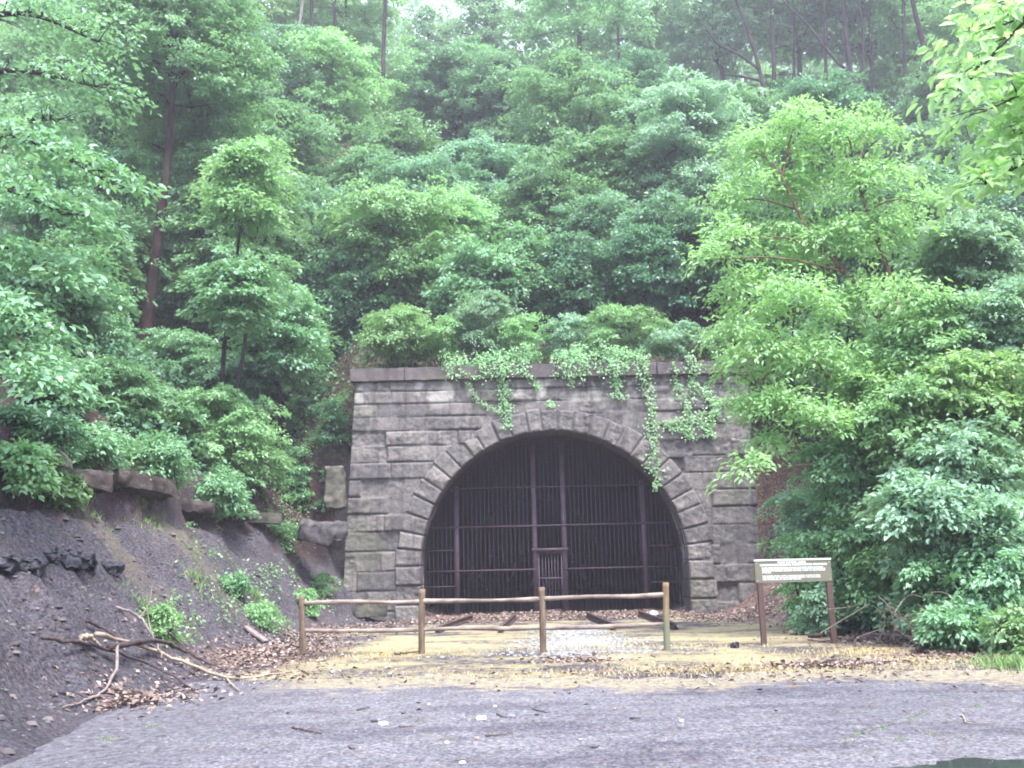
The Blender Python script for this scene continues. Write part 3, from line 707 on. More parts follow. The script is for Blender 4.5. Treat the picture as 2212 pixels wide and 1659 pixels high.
def sprays(rng, C, O, R, nleaf, L, tilt=.4, flat=.16, nrm=.38, wf=.55, fine=False, droop=.35):
    """flat, drooping sprays of leaves: C centres, O outward unit vectors, R radii"""
    n = len(C); up = np.array([0, 0, 1.])
    N = unit(up + O * tilt + rng.normal(0, .16, (n, 3)))
    U1 = unit(O - N * (O * N).sum(1, keepdims=True) + rng.normal(0, .05, (n, 3))); V1 = np.cross(N, U1)
    cnt = np.maximum(3, rng.poisson(nleaf, n)); idx = np.repeat(np.arange(n), cnt); m = len(idx)
    a = rng.uniform(0, 2 * PI, m); r = np.sqrt(rng.uniform(0, 1, m)) * (1 + .25 * np.sin(3 * a + idx))
    u = r * np.cos(a) * 1.25; v = r * np.sin(a) * .85; Ri = R[idx][:, None]
    P = C[idx] + Ri * (u[:, None] * U1[idx] + v[:, None] * V1[idx]) + N[idx] * (rng.normal(0, flat, m)[:, None] * Ri)
    P[:, 2] -= droop * (Ri[:, 0]) * np.clip(r, 0, 1.5) ** 2 * .6
    Dr = unit(u[:, None] * U1[idx] + v[:, None] * V1[idx]) * .8 + O[idx] * .5 + rng.normal(0, .45, (m, 3)); Dr[:, 2] -= .25
    Nr = N[idx] + rng.normal(0, nrm, (m, 3))
    return leaf_geo(P, Dr, Nr, L * rng.uniform(.65, 1.3, m), wf, fine)
def crown_geo(rng, c, R, rz, leaf, dens=1.0, nl=9, fine=False, spr=.62, wf=.55, lean=(0, 0), tilt=.4, core=.35):
    """crown = uneven lobes, each a shell of sprays. returns geometry list and lobe centres"""
    c = np.asarray(c, float); lob = []
    for i in range(nl):
        ph = 2.4 * i + rng.uniform(-.6, .6); zz = (-.95 + 1.9 * (i + rng.uniform(.1, .9)) / nl) if nl > 4 else rng.uniform(-.4, .4)
        rr = .68 * math.sqrt(max(.08, 1 - zz * zz)) * rng.uniform(.5, 1.3)
        lr = R * rng.uniform(.34, .60)
        p = c + [R * rr * math.cos(ph) + lean[0] * zz * R, R * rr * math.sin(ph) * .9 + lean[1] * zz * R, rz * zz * .9]
        lob.append((p, lr, lr * rng.uniform(.38, .62)))
    G = []; leaf = leaf * 1.08
    for p, lr, lz in lob:
        ns = max(6, int(dens * 8.5 * (lr / spr) ** 2)); d = unit(rng.normal(0, 1, (ns, 3)))
        d[:, 2] = np.where((d[:, 2] < -.2) & (rng.uniform(0, 1, ns) < .6), -d[:, 2], d[:, 2])
        q = np.where(rng.uniform(0, 1, (ns, 1)) < core, rng.uniform(.3, .8, (ns, 1)), rng.uniform(.75, 1.3, (ns, 1)))
        q = np.where(rng.uniform(0, 1, (ns, 1)) < .16, rng.uniform(1.3, 1.75, (ns, 1)), q)
        C = p + d * np.array([lr, lr, lz]) * q
        O = d.copy(); O[:, 2] *= .2; O = unit(O + .01)
        RS = spr * rng.uniform(.3, 1.1, ns)
        nlf = (spr ** 2 * 3.14) / (leaf * leaf * wf * .62) * .66
        G.append(sprays(rng, C, O, RS, nlf, leaf, wf=wf, fine=fine, tilt=tilt))
    return G, lob
def tree(name, label, group, base, cc, R, rz, hue, seed, leaf=.15, dens=1.0, nl=9, trunk_r=.16, bark=None, fine=False, spr=.62, wf=.55, cat='tree',
         stems=None, limbs=True, lean=(0, 0), tilt=.4, bend=.3, trunk_name='trunk', core=.35):
    rng = np.random.default_rng(seed); base = np.asarray(base, float); cc = np.asarray(cc, float)
    root = thing(name, label, cat, tuple(base), group)
    G, lob = crown_geo(rng, cc, R, rz, leaf, dens, nl, fine, spr, wf, lean, tilt, core)
    mb = MB()
    for v, f in G: mb.add(v, f)
    mb.build('crown', LEAF[hue], root, origin=base)
    mb = MB(); bark = bark or BARK
    if stems is None:
        top_ = cc + [0, 0, rz * .55]
        b2 = base + (top_ - base) * .35 + rng.normal(0, bend, 3) * [1, 1, .1]; b3 = base + (top_ - base) * .7 + rng.normal(0, bend, 3) * [1, 1, .1]
        P = curve([base - [0, 0, .4], b2, b3, top_], 16); stems = [(P, trunk_r * np.linspace(1.1, .25, 16))]
    else:
        stems = [(curve(s, 14), trunk_r * np.linspace(1.0, .3, 14)) for s in stems]
    for P, R_ in stems: addtube(mb, P, R_, k=9, rough=.08, seed=seed)
    if limbs:
        for p, lr, lz in lob:
            P, R_ = stems[rng.integers(len(stems))]
            dist = np.linalg.norm(P - p, axis=1) + np.where(P[:, 2] > p[2] - .2 * lr, 3, 0); j = int(np.argmin(dist)); j = min(max(j, 4), len(P) - 2)
            mid = (P[j] + p) / 2 + [0, 0, .12 * np.linalg.norm(p - P[j])] + rng.normal(0, .08, 3) * lr
            addtube(mb, curve([P[j], mid, p], 7), np.linspace(min(R_[j] * .6, .09 + .02 * R), .018, 7), k=5, cap=False)
            for q in range(3):
                e = p + unit(rng.normal(0, 1, 3)) * lr * .8
                addtube(mb, curve([mid * .3 + p * .7, (p + e) / 2 + [0, 0, .1], e], 5), np.linspace(.028, .008, 5), k=4, cap=False)
    mb.build(trunk_name, bark, root, smooth=True, origin=base)
    return root

# trees: crown centre in the photo, crown radius in photo pixels, distance, height ratio, hue, label
PXM = lambda Y: Y * 1.02 / FPX
HT = [
 # along the ridge
 (40, 60, 175, 66, 1.0, 'mid', 'tall ridge tree filling the upper left corner of the woods'),
 (235, 40, 165, 70, 1.0, 'mid', 'tall ridge tree above the bent dark trunk, second from the left edge'),
 (420, 45, 150, 68, 1.1, 'pale', 'pale green ridge tree between the bent dark trunk and the leaning white stem'),
 (590, 20, 130, 70, 1.0, 'mid', 'ridge tree beside the leaning pale stem, left of the sky gaps'),
 (745, 45, 120, 72, 1.1, 'fresh', 'yellow green ridge tree just left of the biggest sky gap'),
 (1045, 62, 82, 74, 1.0, 'blue', 'bluish ridge tree between the two bright sky gaps'),
 (1215, 30, 130, 71, 1.1, 'mid', 'ridge tree right of the second sky gap, above the arch crown'),
 (1380, 60, 120, 73, 1.1, 'blue', 'slender ridge tree above the right shoulder of the arch'),
 (1545, 35, 135, 70, .8, 'pale', 'pale topped ridge tree with forked trunk above the right end of the coping'),
 (1700, 20, 125, 72, .8, 'mid', 'high crowned ridge tree above the lime green tree, left of its middle'),
 (1850, 25, 130, 71, .8, 'blue', 'high crowned ridge tree above the lime green tree, right of its middle'),
 (1990, 55, 130, 69, .9, 'mid', 'ridge tree beside the big overhanging branch at the right'),
 (2150, 90, 170, 66, 1.1, 'mid', 'ridge tree behind the big overhanging branch at the right edge'),
 (880, 205, 95, 76, 1.0, 'mid', 'small ridge tree standing under the biggest sky gap'),
 (1110, 205, 85, 72, 1.0, 'dark', 'small ridge tree behind the tall maple above the arch'),
 (1660, 225, 70, 76, .7, 'dark', 'low understorey tree among the trunks right of the pale tree'),
 (1880, 255, 80, 72, .7, 'mid', 'low understorey tree among the trunks above the lime green tree'),
 (2040, 290, 110, 60, .8, 'mid', 'understorey tree at the foot of the leaning dark ridge trunk'),
 # upper slope
 (90, 240, 170, 50, .9, 'mid', 'broad slope tree at the left edge above the overhanging leaves'),
 (300, 170, 150, 52, .9, 'mid', 'slope tree behind the top of the bent dark trunk'),
 (520, 215, 135, 54, .9, 'blue', 'slope tree right of the bent trunk below the pale leaning stem'),
 (690, 200, 120, 55, .7, 'fresh', 'layered slope tree left of the bare brown ground on the ridge'),
 (600, 380, 125, 48, .9, 'mid', 'slope tree below the layered one, left of the bare brown slope'),
 (960, 330, 85, 58, .9, 'dark', 'dark slope tree right of the bare brown slope'),
 (1075, 300, 90, 56, 1.0, 'blue', 'bluish slope tree leaning against the tall maple above the arch'),
 (1215, 330, 120, 50, 1.35, 'mid', 'tall maple in the middle of the slope above the arch crown'),
 (1370, 300, 105, 56, 1.0, 'dark', 'dark slope tree between the tall maple and the pale dogwood'),
 (1500, 330, 120, 43, 1.0, 'pale', 'pale whitish green tree beside the lime green tree'),
 (1620, 330, 100, 50, .9, 'mid', 'slope tree behind the pale whitish one'),
 (2090, 400, 120, 48, .8, 'mid', 'slope tree right of the lime green tree, under the ridge trunks'),
 (2200, 520, 110, 42, .8, 'blue', 'slope tree at the right edge below the overhanging branch'),
 # middle slope
 (130, 470, 150, 36, .8, 'mid', 'leafy tree left of the bent trunk above the dark hollow'),
 (470, 520, 135, 37, 1.0, 'mid', 'tree with drooping foliage just right of the bent trunk'),
 (420, 330, 130, 40, 1.0, 'fresh', 'bright tree behind the upper half of the bent trunk'),
 (640, 590, 95, 42, .9, 'dark', 'dark slope tree over the gully left of the portal'),
 (790, 440, 95, 48, .8, 'mid', 'small slope tree below the bare brown ground'),
 (930, 480, 100, 43, .8, 'blue', 'bluish tree on the middle slope above the left half of the arch'),
 (1060, 430, 90, 47, .8, 'blue', 'rounded pale blue green tree left of the tall maple'),
 (1180, 530, 110, 42, .8, 'mid', 'tree on the middle slope straight above the arch crown'),
 (1330, 500, 110, 44, .9, 'mid', 'tree on the middle slope above the right half of the arch'),
 (1450, 560, 100, 38, .9, 'blue', 'dark bluish tree behind the pale whitish one, low on the slope'),
 # just above the portal
 (860, 590, 125, 38, .65, 'fresh', 'spreading layered tree above the left half of the coping'),
 (1030, 620, 95, 36.5, .6, 'mid', 'low tree with drooping tips above the arch crown'),
 (1230, 650, 95, 37, .65, 'dark', 'dark low tree behind the parapet shrubs, above the right shoulder of the arch'),
 (1400, 680, 95, 36.5, .6, 'dark', 'dark low tree behind the right end of the coping'),
 (740, 700, 90, 38, .7, 'dark', 'dark low tree above the left end of the coping'),
 (600, 720, 95, 34, .7, 'mid', 'low layered tree over the gully, left of the coping'),
]
cols = ['the left edge of the photo', 'the bent dark trunk', 'the leaning pale stem', 'the bare brown ground', 'the biggest sky gap', 'the second sky gap', 'the tall maple', 'the right shoulder of the arch',
        'the pale whitish green tree', 'the forked ridge trunk', 'the widely forked ridge trunk', 'the leaning dark ridge trunk', 'the right edge of the photo']
for q, px in enumerate([30, 330, 560, 745, 905, 1085, 1230, 1400, 1530, 1665, 1830, 2010, 2180]):
    HT.append((px, 215 + 22 * math.sin(q * 2.3), 118 if q not in (9, 10, 11) else 80, 86, .95, ('mid', 'dark', 'blue')[q % 3], 'far leafy tree beyond the ridge, low behind ' + cols[q]))
for q, px in enumerate([130, 470, 650, 770, 1010, 1190, 1310, 1470, 1600, 1750, 1920, 2100]):
    HT.append((px, (95 + 25 * math.sin(q * 1.7)) if px != 1010 else 150, 105 if px != 1010 else 70, 92, 1.0, ('blue', 'mid', 'mid')[q % 3], 'far treetop beyond the ridge, just right of ' + cols[q]))
HT += [(925, 80, 78, 80, .9, 'blue', 'thin crowned tree whose top pokes into the biggest sky gap'), (650, 275, 70, 82, .8, 'dark', 'low far tree behind the bare brown ground at its left end'), (760, 262, 70, 84, .7, 'dark', 'low far tree straight behind the bare brown ground'), (880, 270, 75, 82, .8, 'dark', 'low far tree behind the bare brown ground at its right end'),
 (40, 370, 120, 45, .8, 'mid', 'slope tree at the left edge behind the large-leaved boughs'), (250, 330, 110, 45, .8, 'dark', 'dark slope tree left of the bent trunk'),
 (230, 560, 110, 35, .7, 'mid', 'leafy tree close left of the bent trunk above the hollow'), (560, 480, 100, 42, .8, 'mid', 'slope tree two crowns right of the bent trunk'),
 (700, 520, 90, 44, .8, 'blue', 'bluish slope tree above the gully'), (860, 430, 90, 50, .7, 'mid', 'slope tree just under the bare brown ground on its right'),
 (980, 540, 90, 41, .7, 'fresh', 'fresh green slope tree between the layered tree and the tall maple'), (1120, 620, 85, 37.5, .6, 'mid', 'drooping low tree directly over the arch crown'),
 (1290, 590, 85, 40, .7, 'blue', 'bluish slope tree right below the tall maple'), (1290, 430, 90, 46, .8, 'mid', 'slope tree against the right flank of the tall maple'),
 (1420, 430, 90, 48, .9, 'dark', 'dark slope tree at the left flank of the pale whitish green tree'), (1530, 640, 95, 37, .8, 'dark', 'dark tree between the parapet and the lime green tree'),
 (1500, 470, 90, 42, .9, 'pale', 'pale lower crown under the whitish green tree'), (1980, 480, 100, 42, .8, 'mid', 'slope tree behind the right flank of the lime green tree'),
 (1760, 300, 100, 46, .8, 'dark', 'dark slope tree behind the top of the lime green tree'), (2080, 620, 95, 36, .8, 'mid', 'slope tree over the bluish shrub at the upper right'),
 (1880, 560, 120, 34, .9, 'dark', 'dark slope tree behind the middle of the lime green tree'), (1700, 560, 120, 35, .9, 'dark', 'dark slope tree behind the left half of the lime green tree'),
 (1700, 780, 100, 33.5, .9, 'dark', 'dark tree behind the lime green tree at the right end of the portal'), (1850, 800, 110, 30, .9, 'mid', 'tree behind the lower right of the lime green tree')]
ridge_grp = 'trees along the ridge'; slope_grp = 'trees on the hillside around the portal'
for i, (px, py, rp, Y, asp, hue, lab) in enumerate(HT):
    c = at(px, py, Y); R = rp * PXM(Y) * 1.08; rz = R * asp * (1.0 if Y > 60 else 1.35)
    rng = np.random.default_rng(900 + i)
    bx, by = c[0] + rng.uniform(-.8, .8), c[1] + rng.uniform(.3, 2.0); bz = tz(bx, by)
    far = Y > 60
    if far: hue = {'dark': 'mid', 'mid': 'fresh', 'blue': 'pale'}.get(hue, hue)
    if c[2] - bz < 1.0: c[2] = bz + 1.0
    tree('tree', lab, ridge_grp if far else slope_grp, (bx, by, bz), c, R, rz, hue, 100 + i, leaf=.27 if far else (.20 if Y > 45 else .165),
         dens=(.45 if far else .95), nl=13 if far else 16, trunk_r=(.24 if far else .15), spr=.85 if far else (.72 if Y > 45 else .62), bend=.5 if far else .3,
         bark=BARKL if 'white stem' in lab and False else BARK)

# bare trunks seen between crowns on the ridge
TR = [
 ((372, 800), (352, 540), (368, 300), (366, 120), 0, 0, 0, ''),
]
def bare(name, label, pts, Y, r0, r1, bark, group='bare trunks rising on the ridge', forks=()):
    b = at(*pts[0], Y); b2 = hit(pts[0][0], pts[0][1])
    P = [at(px, py, Y) for px, py in pts]; zt0 = tz(P[0][0], P[0][1])
    if P[0][2] > zt0: P = [np.array([P[0][0], P[0][1], zt0 - .2])] + P
    root = thing(name, label, 'tree', tuple(P[0]), group); mb = MB()
    C = curve(P, 18); addtube(mb, C, np.linspace(r0, r1, 18), k=9, rough=.07, seed=int(pts[0][0])); mb.build('trunk', bark, root, smooth=True, origin=P[0])
    for fk in forks:
        Q = curve([at(px, py, Y) for px, py in fk], 12); mb = MB(); addtube(mb, Q, np.linspace(r0 * .55, r1 * .5, 12), k=7, rough=.07); mb.build('limb', bark, root, smooth=True, origin=P[0])
    # a thin tuft of leaves at the top
    rng = np.random.default_rng(int(pts[0][0] * 7)); G, _ = crown_geo(rng, P[-1] + [0, 0, 1.5], 3.0, 1.6, .26, .45, 5, spr=.8); mb = MB()
    for v, f in G: mb.add(v, f)
    mb.build('crown', LEAF['mid'], root, origin=P[0]); return root
bare('tree', 'slender ridge trunk just right of the leaning pale stem', [(683, 300), (676, 180), (674, 60), (672, -60)], 66, .24, .12, BARK)
bare('tree', 'leaning pale stem crossing the upper left slope', [(560, 330), (590, 215), (640, 90), (660, -60)], 56, .17, .08, BARKL)
bare('tree', 'ridge trunk standing at the left end of the bare brown ground', [(745, 325), (733, 240), (726, 120), (722, -50)], 68, .22, .12, BARK)
bare('tree', 'stout ridge trunk at the right end of the bare brown ground', [(830, 325), (826, 240), (828, 120), (835, -50)], 68, .26, .14, BARK)
bare('tree', 'forked ridge trunk with a limb crossing left above the pale tree', [(1658, 235), (1640, 150), (1620, 80), (1575, -40)], 66, .22, .10, BARK, forks=[((1640, 150), (1600, 120), (1550, 95), (1520, 50)), ((1645, 175), (1600, 165), (1560, 160))])
bare('tree', 'upright ridge trunk right beside the forked one', [(1672, 240), (1672, 150), (1668, 60), (1668, -60)], 67, .2, .12, BARK)
bare('tree', 'straight ridge trunk between the two forked ones', [(1712, 250), (1715, 150), (1716, 60), (1712, -60)], 68, .15, .09, BARK)
bare('tree', 'straight ridge trunk just left of the widely forked one', [(1786, 255), (1784, 150), (1783, 60), (1780, -60)], 66, .17, .10, BARK)
bare('tree', 'widely forked ridge trunk with long limbs reaching left and right', [(1845, 220), (1835, 140), (1826, 60), (1815, -60)], 65, .26, .13, BARK,
     forks=[((1838, 160), (1795, 120), (1750, 60), (1690, 0)), ((1850, 205), (1865, 120), (1862, 50), (1850, -40))])
bare('tree', 'thin ridge trunk above the top of the lime green tree', [(1883, 300), (1886, 190), (1880, 90), (1870, -40)], 66, .14, .08, BARK)
bare('tree', 'greyish ridge trunk left of the leaning dark one', [(1953, 330), (1955, 220), (1954, 120), (1950, -40)], 64, .17, .11, BARK)
bare('tree', 'leaning dark ridge trunk beside the overhanging branch', [(2070, 330), (2035, 220), (1990, 80), (1962, -40)], 58, .27, .14, BARK)
bare('tree', 'slender dark trunk on the slope above the right half of the arch', [(1368, 390), (1352, 280), (1340, 180), (1335, 60)], 60, .17, .09, BARK)
bare('tree', 'dark trunk rising left of the tall maple', [(1092, 370), (1082, 290), (1060, 240), (1040, 190)], 60, .2, .08, BARK)

# bent dark tree on the left bank
bp = hit(312, 792); Yb = bp[1]
pts = [at(312, 800, Yb) - [0, 0, .5], at(318, 700, Yb), at(336, 560, Yb), at(352, 430, Yb), at(367, 300, Yb), at(372, 180, Yb), at(366, 40, Yb)]
tree('bent_tree', 'tree with a long bent dark trunk leaning on the left bank', None, bp, at(400, 110, Yb + 1.5), 3.6, 3.2, 'mid', 61, leaf=.16, dens=.8, nl=16, trunk_r=.27, bark=BARKR, stems=[pts])
# smaller tree whose foliage hangs right of the bent trunk
for (px, py, rp, Y, asp, hue, lab) in [
    (530, 410, 92, 28.5, 1.1, 'fresh', 'bright leafed tree hanging right beside the bent trunk'),
    (520, 640, 90, 27.5, .8, 'mid', 'leafy small tree below the bright one, right of the foot of the bent trunk'),
    (110, 640, 125, 26, .5, 'mid', 'spreading tree over the dark hollow left of the bent trunk')]:
    c = at(px, py, Y); R = rp * PXM(Y); bx = c[0] - 1.0; by = c[1] + 1.5
    tree('tree', lab, slope_grp, (bx, by, tz(bx, by)), c, R, R * asp, hue, int(px), leaf=.15, dens=1.0, nl=15, trunk_r=.09, spr=.55)

# near tree outside the left edge whose boughs reach into the photo
nb = np.array([-10.6, 15.5]); nbz = tz(*nb)
def boughs(name, label, base, ends, hue, seed, leaf, r, spr, nsp, cat='tree', bark=BARK, trunk_top=None, group=None, wf=.5, tr=.2, nlf=26, tilt=.4):
    rng = np.random.default_rng(seed); base = np.asarray(base, float); root = thing(name, label, cat, tuple(base), group)
    tt = np.asarray(trunk_top, float); mb = MB(); P = curve([base - [0, 0, .4], base * .5 + tt * .5 + rng.normal(0, .2, 3), tt], 12)
    addtube(mb, P, np.linspace(tr, tr * .5, 12), k=9, rough=.07, seed=seed); mb.build('trunk', bark, root, smooth=True, origin=base)
    lm = MB(); cr = MB()
    for (s, e, sag) in ends:
        s = np.asarray(s, float); e = np.asarray(e, float); m = (s + e) / 2 + [0, 0, sag]
        C = curve([s, m, e], 14); addtube(lm, C, np.linspace(r, r * .22, 14), k=6, rough=.06)
        d = unit(e - s); sid = unit(np.cross(d, [0, 0, 1.])); cen = []; O = []
        for q in range(nsp):
            f = rng.uniform(.35, 1.05); j = min(13, int(f * 13)); pc = C[j] + (C[-1] - C[-2]) * max(0, f - 1) * 13
            o = sid * rng.choice([-1, 1]) * rng.uniform(.1, 1) + d * rng.uniform(.2, .9); o[2] *= .3; o = unit(o); ln = rng.uniform(.25, .9) * spr * 2.2
            pe = pc + o * ln + [0, 0, rng.uniform(-.25, .3) * spr]
            addtube(lm, curve([pc, (pc + pe) / 2 + [0, 0, .05], pe], 4), np.linspace(r * .2, r * .05, 4), k=4, cap=False)
            cen.append(pe); O.append(o)
        cen = np.array(cen); O = np.array(O)
        v, f = sprays(rng, cen, O, spr * rng.uniform(.6, 1.2, len(cen)), nlf, leaf, fine=True, wf=wf, tilt=tilt, flat=.2, nrm=.45, droop=.5); cr.add(v, f)
    lm.build('limbs', bark, root, smooth=True, origin=base); cr.build('crown', LEAF[hue], root, origin=base); return root
A_ = at(-160, 250, 15)
boughs('tree', 'tree outside the left edge with large-leaved boughs reaching in above the dark hollow', (nb[0], nb[1], nbz),
       [(at(-150, 300, 15), at(235, 395, 14.5), .4), (at(-150, 420, 15), at(150, 470, 14), .3), (at(-140, 520, 15), at(110, 590, 14.5), .2), (at(-150, 700, 14.5), at(100, 820, 14), .1),
        (at(-150, 620, 15), at(60, 700, 14), .2)],
       'mid', 71, .15, .05, .42, 34, trunk_top=at(-170, 150, 15.2), nlf=24)
boughs('tree', 'tree outside the left edge holding a bare dark limb across the upper corner', (-13.4, 22.0, tz(-13.4, 22.0)),
       [(at(-160, 190, 22), at(200, 185, 21.5), .45), (at(-120, 60, 22), at(210, 90, 22), .6), (at(-120, 330, 22), at(120, 260, 22), .4)],
       'mid', 72, .16, .10, .6, 30, trunk_top=at(-180, 0, 22.3), tr=.3, nlf=26)
# near branch at the upper right
boughs('tree', 'tree outside the right edge dangling big bright leaves over the upper corner', (8.4, 9.6, 0.0),
       [(at(2420, -100, 9), at(2080, 190, 8.4), .15), (at(2420, 60, 9), at(2150, 60, 8.6), .2), (at(2430, 150, 9), at(2140, 235, 8.6), .1), (at(2400, 330, 9), at(2135, 395, 8.8), .15),
        (at(2420, 250, 9), at(2200, 290, 9), .1), (at(2400, -140, 9.5), at(2190, 20, 9), .1)],
       'near', 73, .155, .035, .25, 28, trunk_top=at(2460, -120, 9.2), tr=.14, nlf=9, wf=.44, tilt=.8)

# lime green tree on the right bank
lb = hit(1960, 1180, 18); Yr = 21.5
lbx = at(1930, 1000, Yr); lbx[2] = tz(lbx[0], lbx[1])
st = [[lbx - [0, 0, .3], at(1925, 800, Yr), at(1880, 655, Yr), at(1800, 560, Yr), at(1740, 490, Yr), at(1690, 380, Yr)],
      [lbx - [0, 0, .3], at(1960, 800, Yr), at(1930, 620, Yr), at(1880, 480, Yr), at(1850, 380, Yr)],
      [lbx - [0, 0, .3], at(1880, 900, Yr), at(1800, 820, Yr), at(1710, 780, Yr)]]
root = thing('leaning_tree', 'bright lime green many-stemmed tree leaning over the right end of the portal', 'tree', tuple(lbx))
rng = np.random.default_rng(77); cr = MB()
LOB = [(1620, 330, 75), (1720, 300, 85), (1830, 290, 70), (1900, 300, 50), (1660, 420, 95), (1780, 400, 95), (1890, 400, 80), (1580, 520, 70), (1690, 530, 95), (1810, 540, 100), (1920, 520, 90),
       (1600, 640, 80), (1720, 660, 100), (1850, 670, 100), (1960, 640, 70), (1640, 760, 75), (1750, 790, 95), (1870, 800, 90), (1690, 880, 75), (1790, 920, 80), (1640, 880, 50), (1665, 960, 55), (1990, 440, 50), (1730, 240, 45), (1890, 250, 40), (1560, 440, 50), (1540, 560, 40), (1585, 800, 55), (1600, 880, 50), (1625, 1010, 45), (1590, 720, 60)]
lobs = []
for (px, py, rp) in LOB:
    Yl = Yr + rng.uniform(-1.2, 1.2) - (py - 300) / 700 * .8; p = at(px, py, Yl); lr = rp * PXM(Yl); lobs.append((p, lr))
    ns = int(6.6 * (lr / .36) ** 2); d = unit(rng.normal(0, 1, (ns, 3))); d[:, 2] = np.where(d[:, 2] < -.3, -d[:, 2], d[:, 2]); d = unit(d)
    C = p + d * [lr, lr, lr * .75] * rng.uniform(.45, 1.12, (ns, 1)); O = unit(d * [1, 1, .25] + .01)
    v, f = sprays(rng, C, O, .38 * rng.uniform(.6, 1.25, ns), 27, .13, tilt=.55, fine=True, wf=.45, flat=.2, nrm=.45, droop=.5); cr.add(v, f)
cr.build('crown', LEAF['lime'], root, origin=lbx)
mb = MB(); SS_ = [curve(s, 16) for s in st]
for s, r0 in zip(SS_, (.10, .085, .07)): addtube(mb, s, np.linspace(r0, .03, 16), k=8, rough=.08)
for p, lr in lobs:
    best = min(((np.linalg.norm(P - p, axis=1).min(), i) for i, P in enumerate(SS_)))[1]; P = SS_[best]; j = int(np.argmin(np.linalg.norm(P - p, axis=1) + (P[:, 2] > p[2]) * 1.0))
    addtube(mb, curve([P[j], (P[j] + p) / 2 + [0, 0, .2], p], 6), np.linspace(.035, .01, 6), k=5, cap=False)
mb.build('trunk', mat_bark('bark_tan', (.10, .065, .045), (.24, .17, .12)), root, smooth=True, origin=lbx)

# shrubs
def shrub(name, label, px, py, rp, Y, asp, hue, seed, leaf=.11, dens=1.0, nl=6, group=None, fine=True, spr=.34, bz=None, cat='shrub', wf=.55, stem=BARK, nst=5, tilt=.4):
    rng = np.random.default_rng(seed)
    if group == G_L and rp < 400:
        Y = float(np.clip(hit(px, py + rp * asp * .6, 8.5)[1] - .2, Y - 9, Y + 9))
    c = at(px, py, Y); R = rp * PXM(Y); rz = R * asp
    bx, by = c[0], c[1] + .15 * R; b = np.array([bx, by, bz if bz is not None else tz(bx, by)])
    if c[2] < b[2] + rz * .3: c[2] = b[2] + rz * .3
    root = thing(name, label, cat, tuple(b), group)
    G, lob = crown_geo(rng, c, R, rz, leaf, dens, nl, fine, min(spr, R * .6), wf, tilt=tilt); mb = MB()
    gap = c[2] - rz - b[2]
    if gap > .1 and group != G_P:
        for q in range(int(min(4, 1 + gap / (.6 * R)))):
            cc_ = c + [rng.uniform(-.3, .3) * R, rng.uniform(-.2, .3) * R, 0]; cc_[2] = b[2] + (q + .5) * (gap + .4 * rz) / int(min(4, 1 + gap / (.6 * R)))
            G += crown_geo(rng, cc_, R * .8, R * .55, leaf, dens * .8, 4, fine, min(spr, R * .6), wf, tilt=tilt)[0]
    for v, f in G: mb.add(v, f)
    mb.build('foliage', LEAF[hue], root, origin=b)
    mb = MB()
    for p, lr, lz in lob[:nst]:
        addtube(mb, curve([b - [0, 0, .1], b * .5 + p * .5 + rng.normal(0, .08, 3), p], 8), np.linspace(.022 + .004 * R, .006, 8), k=5, cap=False)
    mb.build('stems', stem, root, smooth=True, origin=b); return root
G_R, G_L, G_P = 'shrubs on the right bank', 'shrubs on the left bank', 'shrubs growing on top of the portal'
